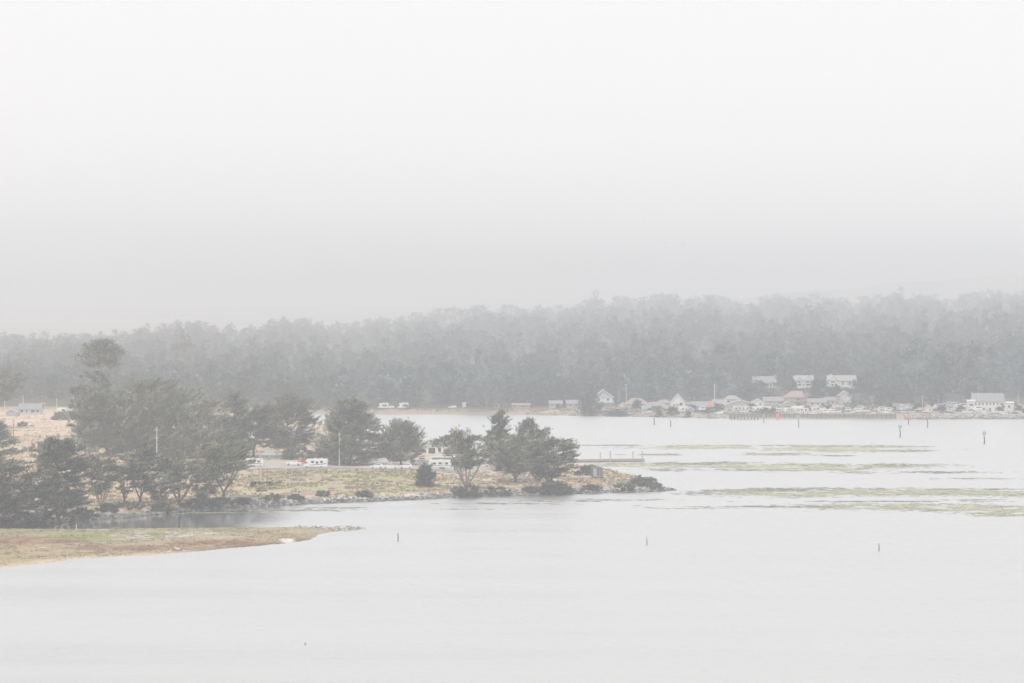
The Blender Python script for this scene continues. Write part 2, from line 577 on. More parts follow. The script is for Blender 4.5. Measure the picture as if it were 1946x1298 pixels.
GREEN = ((0.060, 0.068, 0.052), (0.190, 0.196, 0.128), (0.400, 0.398, 0.215))
DARK = ((0.045, 0.052, 0.045), (0.140, 0.150, 0.110), (0.290, 0.298, 0.185))
GREY = ((0.100, 0.100, 0.085), (0.230, 0.224, 0.180), (0.370, 0.352, 0.270))
GREEN_F = ((0.045, 0.052, 0.045), (0.185, 0.192, 0.140), (0.520, 0.515, 0.330))  # front-row leaves: bright highlights and deeper darks put into the colour
DARK_F = ((0.032, 0.037, 0.034), (0.125, 0.134, 0.108), (0.400, 0.406, 0.280))
GROVE = ((0.090, 0.102, 0.090), (0.270, 0.282, 0.222), (0.500, 0.500, 0.370))  # grove leaves lightened: extra haze painted into their colour
GROVE_D = ((0.058, 0.068, 0.062), (0.195, 0.210, 0.172), (0.390, 0.400, 0.295))
DEAD = ((0.20, 0.175, 0.155), (0.26, 0.23, 0.205), (0.32, 0.285, 0.25))

PROFILE = {
    'cone': ([0, .08, .3, .6, .85, 1], [.55, .95, 1, .72, .38, .06]),
    'dome': ([0, .15, .45, .75, .92, 1], [.55, .85, 1, .86, .55, .15]),
    'vase': ([0, .25, .55, .8, .95, 1], [.25, .6, .9, 1, .75, .3]),
    'flat': ([0, .2, .5, .75, .92, 1], [.35, .75, 1, .95, .65, .25]),
    'spire': ([0, .1, .35, .7, .9, 1], [.5, 1, .85, .45, .2, .03]),
    'cap': ([0, .12, .5, .8, 1], [.75, 1, .97, .72, .2]),
    'mound': ([0, .2, .5, .8, 1], [1, 1, .88, .6, .1]),
}

def sprays(centres, dirs, L, n, leaf, pal, rng, flat=0.35):
    """fans of narrow leafy faces, one fan per centre"""
    k = len(centres)
    c = np.repeat(centres, n, 0); d = np.repeat(dirs, n, 0); L = np.repeat(L, n)[:, None]
    up = np.array([0, 0, 1.0])
    side = np.cross(d, up); side /= (np.linalg.norm(side, axis=1, keepdims=True) + 1e-6)
    nor = np.cross(side, d)
    u = rng.random((k * n, 1)); v = (rng.random((k * n, 1)) - 0.5); w = rng.normal(0, 1, (k * n, 1))
    p = c + d * (u - 0.35) * L + side * v * L * (0.75 - 0.45 * u) + nor * w * 0.045 * L * flat / 0.35
    ld = d + side * v * 1.6 + rng.normal(0, 0.33, (k * n, 3)); ld[:, 2] += 0.15
    ld /= np.linalg.norm(ld, axis=1, keepdims=True)
    wd = np.cross(ld, nor + rng.normal(0, 0.45, (k * n, 3))); wd /= (np.linalg.norm(wd, axis=1, keepdims=True) + 1e-6)
    s = leaf * (0.6 + 0.8 * rng.random((k * n, 1)))
    a = p - ld * s * 0.5 - wd * s * 0.18
    b = p - ld * s * 0.35 + wd * s * 0.19
    e = p + ld * s * 0.95
    V = np.stack([a, b, e], 1).reshape(-1, 3)
    pal = np.array(pal)
    m = np.repeat(np.clip(rng.normal(0.42, 0.40, k), 0, 1), n) + rng.normal(0, 0.12, k * n)
    m = np.clip(m, 0, 1)
    cc = np.where(m[:, None] < .5, pal[0] + (pal[1] - pal[0]) * m[:, None] * 2, pal[1] + (pal[2] - pal[1]) * (m[:, None] * 2 - 1))
    return V, np.repeat(cc, 3, 0)

def crown_points(H, W, prof, crown_base, nb, per, rng, off=0.0, lean=0.0, Dp=None, wind=0.6, shell=0.5, lay=0.22, up=0.25):
    """bough centres in the crown's volume, each with several sprays in a flat layer"""
    Dp = Dp or W * 0.9
    tp, rp = PROFILE[prof]
    t = rng.random(nb * 3)
    r = np.interp(t, tp, rp)
    keep = rng.random(nb * 3) < (0.25 + 0.75 * r)
    t = t[keep][:nb]; r = r[keep][:nb]
    n = len(t)
    th = rng.random(n) * 2 * np.pi
    ph = rng.random(4) * 6.28
    lump = 1.02 + 0.18 * np.sin(3 * th + ph[0] + 4 * t) + 0.13 * np.sin(5 * th + ph[1] - 7 * t) + rng.normal(0, 0.13, n)
    rad = r * lump * (shell + (1 - shell) * np.sqrt(rng.random(n)))
    ax = off * sstep(0, .7, t) + lean * H * t ** 1.5
    base = np.stack([ax + np.cos(th) * rad * W / 2, np.sin(th) * rad * Dp / 2, H * (crown_base + (1 - crown_base) * t * 0.97)], 1)
    out = np.stack([np.cos(th), np.sin(th), np.zeros(n)], 1)
    sc = min(W, H) * 0.085
    c = np.repeat(base, per, 0)
    jit = rng.normal(0, 1, (n * per, 3)) * np.array([sc, sc, sc * lay])
    c = c + jit
    c[:, 2] = np.minimum(c[:, 2], H * 1.01)
    d = np.repeat(out * 0.8, per, 0) + rng.normal(0, 0.45, (n * per, 3)) * np.array([1, 1, 0.35])
    d[:, 0] += wind
    d[:, 2] += up + 0.5 * np.repeat(t, per) * up * 2
    d /= np.linalg.norm(d, axis=1, keepdims=True)
    return base, t, c, d

def bez(p0, p1, p2, n):
    out = []
    for i in range(n):
        t = i / (n - 1)
        out.append(p0 * (1 - t) ** 2 + p1 * 2 * t * (1 - t) + p2 * t * t)
    return out

def woody(H, W, base, t, rng, leaders, split, off, lean, r0, limb_every=3, spread=0.34, sides=5):
    """trunk, leaders and limbs as one tapered mesh"""
    b = MB()
    lines = []
    root = np.zeros(3)
    sp = np.array([off * 0.1, 0, H * split])
    b.tube([root - [0, 0, 0.6], root + [0, 0, 0.02 * H], sp], [r0 * 1.35, r0 * 1.05, r0 * 0.85], 7)
    for k in range(leaders):
        a = 2 * math.pi * (k + rng.random() * 0.7) / leaders
        f = 0.25 if leaders == 1 else 1.0
        end = np.array([off + lean * H + math.cos(a) * W * spread * f * (0.6 + .5 * rng.random()), math.sin(a) * W * spread * f * (0.6 + .5 * rng.random()), H * (0.72 + 0.22 * rng.random())])
        mid = (sp + end) / 2 + np.array([math.cos(a) * W * 0.05 * f, math.sin(a) * W * 0.05 * f, -H * 0.05]) + rng.normal(0, 0.02 * W, 3)
        pts = bez(sp - np.array([0, 0, 0.03 * H]), mid, end, 8)
        rr = r0 * (0.75 if leaders < 3 else 0.55)
        b.tube(pts, [rr * (1 - 0.85 * i / 7) for i in range(8)], sides)
        lines += pts
    Lp = np.array(lines)
    for i in range(0, len(base), limb_every):
        e = base[i]
        dd = np.linalg.norm((Lp - e) * np.array([1, 1, 1.3]), axis=1) + 100 * (Lp[:, 2] > e[2] + 0.05 * H)
        s = Lp[int(dd.argmin())]
        ln = np.linalg.norm(e - s)
        if ln < 0.3 or ln > 0.8 * W:
            continue
        m = (s + e) / 2 + np.array([0, 0, -0.10 * ln]) + rng.normal(0, 0.05 * ln, 3)
        b.tube(bez(s, m, e, 4), [r0 * 0.30, r0 * 0.22, r0 * 0.14, r0 * 0.06], 3, cap=False)
    return b

def make_tree(name, px, by, ty, lx, rx, label, prof='dome', pal=GREEN, cb=0.15, leaders=3, split=0.12, lean=0.0, nb=70, per=7, n=34, leaf=0.62,
              wind=0.5, r0=None, bark=BARK, limb=3, up=0.25, lay=0.22, spread=0.34, shell=0.5, group=None, cat='tree', depth=None, dead=0, seed=None):
    if depth is None:
        p = hit(px, by)
    else:
        x, y, z = at_depth(px, by, depth)
        p = Vector((x, y, gz(x, y)))
    k = p.y / F
    H = (at_depth(px, ty, p.y)[2] - p.z)
    W = (rx - lx) * k
    off = ((lx + rx) / 2 - px) * k
    rng = np.random.default_rng(seed if seed is not None else int(px * 7 + by * 13 + ty) % 99991)
    root = empty(name, p, 0, label, cat, group)
    if cat == 'tree':
        nb = int(nb * (0.72 if prof in ('vase', 'flat') else 0.9))
    base, t, c, d = crown_points(H, W * 0.80, prof, cb, nb, per, rng, off - lean * H * 0.5, lean, wind=wind, shell=shell, lay=lay, up=up)
    L = min(W, H) * 0.20 * (0.7 + 0.6 * rng.random(len(c)))
    L = np.clip(L, 0.5, 4.0)
    V, C = sprays(c, d, L, int(n * .85), leaf * 1.1, pal, rng)
    if dead:
        kk = int(len(c) * dead)
        V2, C2 = sprays(c[:kk] + rng.normal(0, 0.4, (kk, 3)), d[:kk], L[:kk] * 1.2, n // 2, leaf * 0.9, DEAD, rng)
        V = np.concatenate([V, V2]); C = np.concatenate([C, C2])
    r0 = r0 or max(0.12, 0.028 * H)
    tb = woody(H, W, base, t, rng, leaders, split, off - lean * H * 0.5, lean * 0.6, r0, limb, spread)
    tb.build('trunk', bark, root)
    link('crown', tris_mesh('crown', V, LEAF, C), root)
    return root

NT = 'windswept cypress'
# --- front row along the near shore, left to right
make_tree('cypress_tree', -18, 990, 868, -85, 72, 'broad dark cypress cut by the left edge of the picture, at the water', 'dome', DARK_F, .06, 5, .06, .02, 110, 8, 34, .62, .7)
make_tree('cypress_tree', 76, 989, 893, 22, 126, 'low spreading cypress with several thin stems overhanging the channel', 'flat', GREEN_F, .22, 6, .05, .05, 60, 7, 32, .58, .8, bark=BARK_PALE)
make_tree('cypress_tree', 122, 977, 834, 62, 170, 'tall dense dark cypress, second big tree from the left on the near shore', 'dome', DARK_F, .10, 3, .10, .0, 120, 8, 36, .62, .45)
make_tree('cypress_tree', 192, 966, 874, 152, 228, 'cypress with pale stems fanning out like a vase behind the short pole', 'vase', GREEN_F, .30, 7, .06, .0, 60, 7, 30, .55, .5, bark=BARK_PALE, limb=2, spread=.40)
make_tree('cypress_tree', 236, 959, 880, 212, 268, 'slender cypress forking just above the shore road', 'vase', GREEN_F, .30, 5, .12, .03, 45, 7, 30, .52, .5, bark=BARK_DARK, limb=2)
make_tree('cypress_tree', 266, 957, 846, 236, 308, 'taller upright cypress beside the slender forked one, feathery top', 'dome', GREEN_F, .22, 4, .10, .02, 70, 7, 34, .55, .7, bark=BARK_DARK)
make_tree('cypress_tree', 340, 961, 868, 300, 392, 'wide vase shaped cypress with a dark trunk leaning over the rocks', 'vase', GREEN_F, .34, 6, .08, .05, 60, 7, 30, .56, .7, bark=BARK_DARK, limb=2, spread=.42)
make_tree('cypress_tree', 426, 952, 841, 366, 486, 'wind bent cypress with yellow green crown swept up to one side', 'vase', GREEN_F, .28, 4, .18, .16, 85, 7, 34, .60, 1.1, bark=BARK, limb=2, up=.45, spread=.38)
make_tree('cypress_tree', 492, 947, 910, 480, 528, 'small stunted cypress bent flat by the wind beside the pole', 'flat', GREEN_F, .35, 3, .2, .35, 22, 6, 24, .42, 1.4, bark=BARK_PALE, limb=2, up=.3)
# --- the grove behind
make_tree('cypress_tree', 205, 866, 742, 128, 262, 'left part of the big cypress grove, drooping dark boughs', 'dome', GROVE, .03, 4, .1, .02, 150, 8, 36, .72, .6, up=.35)
make_tree('cypress_tree', 292, 868, 724, 190, 396, 'biggest rounded cypress in the middle of the grove', 'dome', GROVE, .03, 5, .08, .02, 210, 8, 38, .74, .7, up=.4)
make_tree('cypress_tree', 330, 856, 730, 270, 378, 'cypress at the top of the grove with streaming branch tips', 'dome', GROVE, .05, 4, .1, .05, 110, 8, 34, .70, .9, up=.5)
make_tree('cypress_tree', 388, 872, 762, 334, 456, 'grey green cypress at the right shoulder of the grove', 'dome', GROVE, .05, 4, .1, .04, 110, 8, 34, .66, .9, up=.4)
make_tree('cypress_tree', 440, 870, 740, 406, 484, 'pointed dark cypress rising between grove and pale dead crown', 'cone', GROVE_D, .05, 2, .1, .03, 90, 8, 34, .64, .7, up=.5)
make_tree('cypress_tree', 482, 868, 772, 440, 528, 'dense cypress beside the two roofs in the car park', 'dome', GROVE_D, .18, 3, .12, .03, 90, 8, 34, .64, .6)
make_tree('cypress_tree', 552, 868, 752, 502, 604, 'old cypress with a grey dead top above the pickup', 'dome', GROVE_D, .12, 4, .12, .02, 110, 8, 34, .64, .4, dead=.45)
make_tree('cypress_tree', 664, 882, 760, 598, 732, 'large pyramidal cypress behind the tall pole with side arm', 'cone', GROVE, .04, 3, .1, .0, 190, 8, 38, .70, .45, up=.22)
make_tree('cypress_tree', 762, 883, 803, 722, 804, 'medium cypress with spiky crown above the parked white cars', 'dome', GROVE, .10, 3, .1, .0, 95, 8, 34, .60, .35, up=.5)
make_tree('cypress_tree', -8, 882, 800, -60, 30, 'cypress at the left edge reaching branches over the hay field', 'dome', GROVE_D, .05, 3, .1, .0, 80, 7, 32, .62, .7)
make_tree('cypress_tree', -12, 812, 704, -70, 42, 'far cypress hanging in from the left edge above the grey house', 'vase', GROVE_D, .35, 3, .2, .0, 80, 7, 32, .85, .5)
# --- tall trees behind the grove
make_tree('umbrella_pine', 196, 832, 650, 148, 242, 'very tall tree with bare stems and thin umbrella top above the grove', 'cap', GROVE_D, .74, 6, .40, .0, 70, 6, 24, .75, .1, r0=.55, bark=BARK, limb=2, spread=.36, up=.3, shell=.3)
make_tree('pine_tree', 182, 836, 703, 150, 216, 'dense dark rounded tree under the tall umbrella top', 'dome', GROVE_D, .10, 2, .1, .0, 110, 8, 34, .8, .05, up=.1)
make_tree('pine_tree', 150, 836, 730, 130, 172, 'smaller dark tree at the left foot of the grove', 'dome', GROVE_D, .05, 2, .1, .0, 70, 8, 32, .8, .05, up=.1)
make_tree('pine_tree', 262, 836, 713, 240, 288, 'thin topped tree peeping out above the grove', 'vase', GROVE, .3, 3, .3, .0, 45, 6, 24, .7, .3, limb=2)
# --- out on the point
make_tree('cypress_tree', 886, 932, 821, 828, 940, 'open cypress on the point with bare fan of branches showing', 'vase', GREEN_F, .38, 9, .07, .02, 88, 6, 28, .58, .5, bark=BARK_PALE, limb=1, spread=.44, shell=.62)
make_tree('cypress_tree', 946, 893, 779, 918, 980, 'narrow pointed cypress with a tip curled by the wind', 'spire', DARK_F, .06, 1, .1, .02, 75, 8, 32, .58, .5, up=.5)
make_tree('cypress_tree', 1012, 893, 796, 975, 1052, 'rear spiky cypress of the clump on the point', 'dome', DARK_F, .10, 3, .1, .0, 80, 8, 32, .58, .3, up=.6)
make_tree('cypress_tree', 980, 917, 828, 914, 1048, 'middle cypress of the clump on the point, short thick trunk', 'flat', GREEN_F, .20, 5, .12, .0, 110, 8, 34, .58, .3, bark=BARK_DARK)
make_tree('cypress_tree', 1042, 930, 834, 994, 1104, 'outermost cypress on the point, crown swept over the road', 'vase', GREEN_F, .22, 4, .12, .06, 105, 8, 34, .58, .9, bark=BARK_DARK, up=.2)

# --- shrubs on the point (each a rounded bush of leafy sprays)
def bush(px, by, ty, lx, rx, label, pal=DARK, nb=30, leaf=.5, prof='mound', wind=.2, name='shrub', depth=None, cat='shrub', n=26):
    return make_tree(name, px, by, ty, lx, rx, label, prof, pal, -.05, 3, .15, 0, int(nb * 1.6), 8, n, leaf, wind, r0=.08, limb=4, cat=cat, depth=depth, shell=.35, lay=.8)

bush(808, 924, 884, 789, 829, 'round dark green bush standing alone in the dry grass', DARK, 46)
bush(575, 873, 848, 520, 612, 'low grey shrub behind the white pickup', GREY, 50, .5)
bush(336, 872, 829, 292, 378, 'broad grey green shrub in front of the grove', GREY, 60, .5)
bush(845, 862, 829, 796, 908, 'dark hedge like shrub behind the turquoise roofed hut', DARK, 60, .6)
bush(880, 941, 922, 852, 925, 'heap of dark brush under the open cypress', GREY, 46, .5)
bush(1052, 938, 916, 1010, 1094, 'dark low bush at the foot of the outermost cypress', GREY, 46, .5)
bush(1112, 903, 886, 1094, 1130, 'green shrub left of the dark trailer', DARK, 26, .45)
bush(1128, 899, 885, 1110, 1140, 'brownish shrub behind the dark trailer', GREY, 24, .45)
bush(1212, 921, 904, 1194, 1232, 'rounded yellow green shrub on the tip', GROVE, 28, .45)
bush(1237, 921, 908, 1222, 1254, 'outermost little shrub on the tip', GROVE, 22, .45)
bush(1186, 930, 917, 1160, 1216, 'low dark scrub above the white rocks of the tip', GROVE, 30, .42)
bush(1240, 928, 917, 1220, 1266, 'dark scrub sloping down to the end of the point', GROVE, 26, .42)
bush(85, 858, 838, 50, 138, 'grey green thicket below the hay field', GREY, 50, .55)
bush(118, 798, 782, 96, 150, 'hazy thicket beside the white bus', GREY, 36, .7)
bush(46, 810, 803, 25, 62, 'low scrub patch in the hay field', GREY, 20, .5)
bush(250, 965, 955, 200, 290, 'brown brush between road and rocks below the forked cypress', GREY, 30, .4)
bush(415, 957, 945, 385, 450, 'dark brush at the foot of the wind bent cypress', DARK, 26, .4)
bush(362, 968, 950, 338, 398, 'dark drooping bush over the rocks by the leaning trunk', DARK, 30, .45)
bush(40, 1001, 975, -20, 100, 'dark overhanging scrub at the channel edge, far left', DARK, 60, .5)
bush(515, 950, 940, 500, 545, 'low dull shrub under the stunted cypress', GREY, 20, .4)
bush(612, 944, 933, 596, 630, 'little bush by the road in mid field', GREEN, 18, .4)
bush(940, 938, 926, 905, 985, 'grey brush right of the open cypress', GREY, 30, .4)

for px, by, ty, lx, rx, pal, lab in ((20, 1000, 960, -40, 70, GREY, 'grey green brush right at the left edge of the channel'), (100, 992, 968, 60, 150, DARK, 'dark low branches brushing the channel bank'), (150, 984, 966, 125, 195, GREY, 'brown brush under the tall dense cypress'),
                                     (205, 972, 958, 180, 232, GREEN, 'green brush under the pale stemmed cypress'), (300, 972, 958, 275, 335, GREY, 'grey brush on the rocks left of the leaning trunk'), (395, 962, 948, 372, 425, GREY, 'tangled grey brush between leaning and wind bent trees'),
                                     (455, 957, 946, 440, 480, GREEN, 'small green bush right of the wind bent cypress'), (560, 948, 940, 545, 580, GREY, 'low grey bush above the rocks in mid field'), (690, 942, 934, 672, 712, GREEN, 'low bush beside the path in mid field'), (1010, 936, 926, 985, 1030, GREY, 'grey scrub at the foot of the clump on the point'), (1120, 932, 922, 1098, 1150, GREY, 'brown scrub behind the white rocks')):
    bush(px, by, ty, lx, rx, lab, pal, 34, .45)

for px, by, ty, lx, rx, pal, lab in ((306, 968, 905, 280, 344, GREEN_F, 'low cypress crowding in left of the leaning trunk'), (386, 962, 898, 352, 424, GREY, 'tangle of grey half dead branches between two windswept trees'), 
                                     (40, 996, 925, -15, 90, GREEN_F, 'low cypress spreading over the channel at far left')):
    make_tree('cypress_tree', px, by, ty, lx, rx, lab, 'flat', pal, .10, 5, .08, .05, 46, 6, 24, .55, .9, bark=BARK_PALE, limb=1, spread=.42, shell=.3, up=.2)

# ------------------------------------------------------------------ the wooded hillside across the bay
WOOD_A = ((0.038, 0.080, 0.094), (0.068, 0.132, 0.144), (0.120, 0.202, 0.205))  # hillside leaf tones made paler, part of the haze put into the colour
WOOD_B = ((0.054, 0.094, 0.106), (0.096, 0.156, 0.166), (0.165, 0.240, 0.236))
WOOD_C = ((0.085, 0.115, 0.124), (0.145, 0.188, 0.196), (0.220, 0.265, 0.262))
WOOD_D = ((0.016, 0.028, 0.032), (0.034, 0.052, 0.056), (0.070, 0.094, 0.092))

def far_proto(kind, pal, seed, H=15.0, W=12.0, nb=30, per=4, n=10, leaf=1.35, cb=0.0, leaders=2):
    rng = np.random.default_rng(seed)
    base, t, c, d = crown_points(H, W * 0.86, kind, cb, nb, per, rng, 0, 0, wind=0.25, shell=0.45, lay=0.8, up=0.2)
    L = np.clip(W * 0.2 * (0.7 + 0.6 * rng.random(len(c))), 1.0, 4)
    V, C = sprays(c, d, L, n, leaf, pal, rng, 0.6)
    tb = woody(H, W, base, t, rng, leaders, .2, 0, 0, 0.32, 4, .3, 4)
    return V.astype(np.float32), C.astype(np.float32), tb

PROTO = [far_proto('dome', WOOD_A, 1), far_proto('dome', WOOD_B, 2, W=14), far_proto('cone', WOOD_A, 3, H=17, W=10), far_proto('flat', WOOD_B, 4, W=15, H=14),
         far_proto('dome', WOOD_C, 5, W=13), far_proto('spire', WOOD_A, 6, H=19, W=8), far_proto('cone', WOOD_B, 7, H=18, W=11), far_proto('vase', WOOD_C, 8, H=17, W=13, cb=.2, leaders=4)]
PMESH = []
for V, C, tb in PROTO:
    me = bpy.data.meshes.new('trunk'); me.from_pydata(tb.v, [], tb.f); me.materials.append(BARK); me.update()
    PMESH.append((tris_mesh('crown', V, FARLEAF, C), me))

FRONT = np.array([(-150, 1980), (0, 1960), (300, 1930), (560, 1860), (640, 1832), (1000, 1828), (1100, 1838), (1250, 1860), (1330, 1860), (1400, 1900), (1430, 2040), (1635, 2040), (1670, 1900), (1690, 1825), (1850, 1840), (2100, 1840)], float)

def wood_spots(nn, seed):
    rng = np.random.default_rng(seed)
    out = []
    while len(out) < nn:
        a = rng.uniform(-110, 2060)
        t = rng.random() ** 1.7
        y0 = np.interp(a, FRONT[:, 0], FRONT[:, 1]); D = np.interp(a, RDIST[:, 0], RDIST[:, 1])
        y = y0 + (D + 25 - y0) * t
        out.append((t, (a - CX) / F * y, y, (rng.choice(8, p=(.18, .2, .1, .16, .16, .04, .1, .06)) if t < .6 else rng.choice([0, 1, 3, 4, 4])), rng.uniform(0.75, 1.25) * (0.85 + 0.235 * (y - 1800) / 1000 * float(np.interp(a, [300, 800], [.15, 1]))), rng.uniform(0, 6.28), rng.uniform(0.6, 1.6)))
    return out

SPOTS = sorted(wood_spots(2150, 5), key=lambda q: q[2])
zz = terrain(np.array([s[1] for s in SPOTS]), np.array([s[2] for s in SPOTS]))
NEAR_N = 285
for i, s in enumerate(SPOTS[:NEAR_N]):
    t_, x, y, k, sc, rz, tint = s
    r = empty('hillside_tree', (x, y, float(zz[i]) - 0.4), rz, 'grey green tree in the hazy wood across the bay', 'tree', 'trees of the far hillside wood')
    r.scale = (sc, sc, sc * random.uniform(0.9, 1.15))
    link('crown', PMESH[k][0], r)
    link('trunk', PMESH[k][1], r)
LITE = []
for V, C, _ in PROTO:       # lighter crowns for the mass of the wood: fewer, larger leaf faces
    T = V.reshape(-1, 3, 3); q = np.random.default_rng(2).permutation(len(T))[:int(len(T) * .44)]
    T = T[q]; m_ = T.mean(1, keepdims=True)
    LITE.append(((m_ + (T - m_) * 1.45).reshape(-1, 3).astype(np.float32), C.reshape(-1, 3, 3)[q].reshape(-1, 3)))
VV, CC = [], []
for i, s in enumerate(SPOTS[NEAR_N:], NEAR_N):
    t_, x, y, k, sc, rz, tint = s
    V, C = LITE[k]
    c_, s_ = math.cos(rz) * sc, math.sin(rz) * sc
    P = np.empty_like(V)
    P[:, 0] = V[:, 0] * c_ - V[:, 1] * s_ + x
    P[:, 1] = V[:, 0] * s_ + V[:, 1] * c_ + y
    P[:, 2] = V[:, 2] * sc * 1.05 + zz[i] - 0.4
    VV.append(P); CC.append(C * tint)
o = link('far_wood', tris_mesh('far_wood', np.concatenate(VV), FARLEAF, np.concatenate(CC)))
tag(o, 'continuous hazy wood covering the hillside up to the ridge', 'wood', kind='stuff')

def far_tree(name, px, by, ty, wpx, label, k=0, depth=None, own=None, trunk=True, cat='tree', group=None):
    if depth:
        x, y, z = at_depth(px, by, depth); p = Vector((x, y, z)); p.z = min(gz(x, y), z)
    else:
        p = hit(px, by)
    H = at_depth(px, ty, p.y)[2] - p.z
    W = wpx / F * p.y
    V = PROTO[k][0]
    if own:
        V, C, tb = far_proto(*own[0], **own[1])
        cm = tris_mesh('crown', V, FARLEAF, C)
        tm = bpy.data.meshes.new('trunk'); tm.from_pydata(tb.v, [], tb.f); tm.materials.append(BARK_PALE); tm.update()
    else:
        cm, tm = PMESH[k]
    w0 = np.percentile(np.abs(V[:, 0]), 97) * 2; h0 = np.percentile(V[:, 2], 99)
    r = empty(name, p - Vector((0, 0, .3)), random.uniform(0, 6), label, cat, group)
    r.scale = (W / w0, W / w0, H / h0)
    link('crown', cm, r)
    if trunk:
        link('trunk', tm, r)
    return r

HI = dict(nb=46, per=6, n=14, leaf=1.0)
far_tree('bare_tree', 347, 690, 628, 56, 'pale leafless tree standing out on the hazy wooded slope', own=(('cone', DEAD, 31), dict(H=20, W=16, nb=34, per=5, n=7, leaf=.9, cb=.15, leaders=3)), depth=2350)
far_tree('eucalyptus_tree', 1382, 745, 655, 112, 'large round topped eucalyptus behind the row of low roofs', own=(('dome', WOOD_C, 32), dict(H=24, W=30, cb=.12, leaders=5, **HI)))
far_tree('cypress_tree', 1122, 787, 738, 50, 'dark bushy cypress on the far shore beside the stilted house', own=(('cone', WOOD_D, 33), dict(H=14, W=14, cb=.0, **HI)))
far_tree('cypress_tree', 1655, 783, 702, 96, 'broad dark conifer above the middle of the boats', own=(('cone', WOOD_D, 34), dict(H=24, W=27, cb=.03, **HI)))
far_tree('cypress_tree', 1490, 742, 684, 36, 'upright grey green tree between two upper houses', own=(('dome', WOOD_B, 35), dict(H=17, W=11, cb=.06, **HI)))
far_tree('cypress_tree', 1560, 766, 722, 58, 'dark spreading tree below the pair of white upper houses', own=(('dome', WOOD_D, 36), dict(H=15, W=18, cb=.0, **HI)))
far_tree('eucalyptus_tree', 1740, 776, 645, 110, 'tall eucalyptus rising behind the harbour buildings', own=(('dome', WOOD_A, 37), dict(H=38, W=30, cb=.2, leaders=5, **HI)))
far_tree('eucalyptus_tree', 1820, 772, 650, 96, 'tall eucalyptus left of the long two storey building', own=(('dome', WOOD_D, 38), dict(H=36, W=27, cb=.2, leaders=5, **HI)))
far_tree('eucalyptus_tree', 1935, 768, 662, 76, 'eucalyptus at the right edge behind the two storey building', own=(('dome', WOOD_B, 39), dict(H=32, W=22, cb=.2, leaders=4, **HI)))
far_tree('round_tree', 1702, 778, 752, 44, 'low rounded tree behind the white boats', k=1)
far_tree('round_tree', 1736, 778, 755, 40, 'second low rounded tree, beside the small gabled house', k=4)
far_tree('ridge_fir', 1713, 585, 545, 14, 'thin fir sticking up from the ridge', k=5, depth=6560)
far_tree('ridge_tree', 1132, 585, 551, 16, 'single faint tree above the ridge line', k=1, depth=6760)
far_tree('round_tree', 925, 778, 690, 84, 'tall rounded grey tree on the far shore behind the grass bank', own=(('dome', WOOD_C, 40), dict(H=25, W=24, cb=.12, leaders=4, **HI)))
far_tree('round_tree', 778, 777, 763, 20, 'pale small rounded tree by the white vans on the far bank', k=4)
far_tree('round_tree', 1250, 782, 770, 50, 'hazy thicket in front of the long low roof', k=3)
far_tree('round_tree', 1062, 776, 766, 16, 'small bush on the far grass bank', k=0)
far_tree('round_tree', 1180, 786, 776, 60, 'grey scrub along the far shore below the little shed', k=3)
far_tree('round_tree', 1440, 786, 776, 26, 'bush beside the long motorhome', k=1)
far_tree('round_tree', 1610, 748, 735, 40, 'dark shrubbery under the wide upper house', k=0)
far_tree('round_tree', 1575, 782, 765, 18, 'dark bush between two caravans', k=0)
far_tree('round_tree', 1920, 780, 763, 40, 'green bushes at the right end of the two storey building', k=1)

for px, by, ty, w, k, lab in ((1320, 768, 738, 46, 1, 'dark rounded tree behind the A shaped house'), (1235, 764, 728, 50, 0, 'dark tree behind the broad grey roof'), (1170, 768, 726, 44, 1, 'dark tree right of the stilted house'),
                              (1425, 762, 726, 44, 0, 'dark tree left of the upper end gable house'), (1410, 760, 735, 50, 3, 'grey tree mass above the wide brown gable'), (1646, 745, 706, 36, 2, 'dark conifer right of the long upper house'),
                              (1557, 738, 706, 20, 6, 'slim tree standing between the two white upper houses'), (1100, 768, 735, 48, 1, 'dark tree behind the pinkish cottage'), (1035, 768, 730, 46, 3, 'dark tree behind the pale blue cottage'),
                              (1780, 775, 738, 44, 0, 'dark tree behind the fishing boats'), (1690, 772, 730, 46, 1, 'dark tree behind the white boats'), (1850, 770, 730, 44, 0, 'dark tree behind the side wing'), (1515, 752, 737, 40, 0, 'dark hedge below the upper two gabled house'), (1462, 752, 738, 50, 3, 'dark shrub belt under the end gable house')):
    far_tree('round_tree', px, by, ty, w, lab, k=k)

DKB = far_proto('mound', WOOD_D, 61, H=5, W=8, nb=22, per=5, n=10, leaf=.9, cb=0.0)
DKM = tris_mesh('foliage', DKB[0], FARLEAF, DKB[1])
DKT = bpy.data.meshes.new('stem'); DKT.from_pydata(DKB[2].v, [], DKB[2].f); DKT.materials.append(BARK); DKT.update()
rngk = np.random.default_rng(8)
for i in range(34):
    px = 1205 + 735 * (i + rngk.random() * .9) / 34
    d = rngk.uniform(1728, 1800)
    x = (px - CX) / F * d
    r = empty('dark_bush', (x, d, gz(x, d) - .2), rngk.random() * 6, 'dark bush among the houses and parked vehicles across the bay', 'bush', 'dark bushes of the harbour village')
    s_ = rngk.uniform(.45, 1.0); r.scale = (s_ * rngk.uniform(.9, 1.4), s_, s_)
    link('foliage', DKM, r); link('stem', DKT, r)

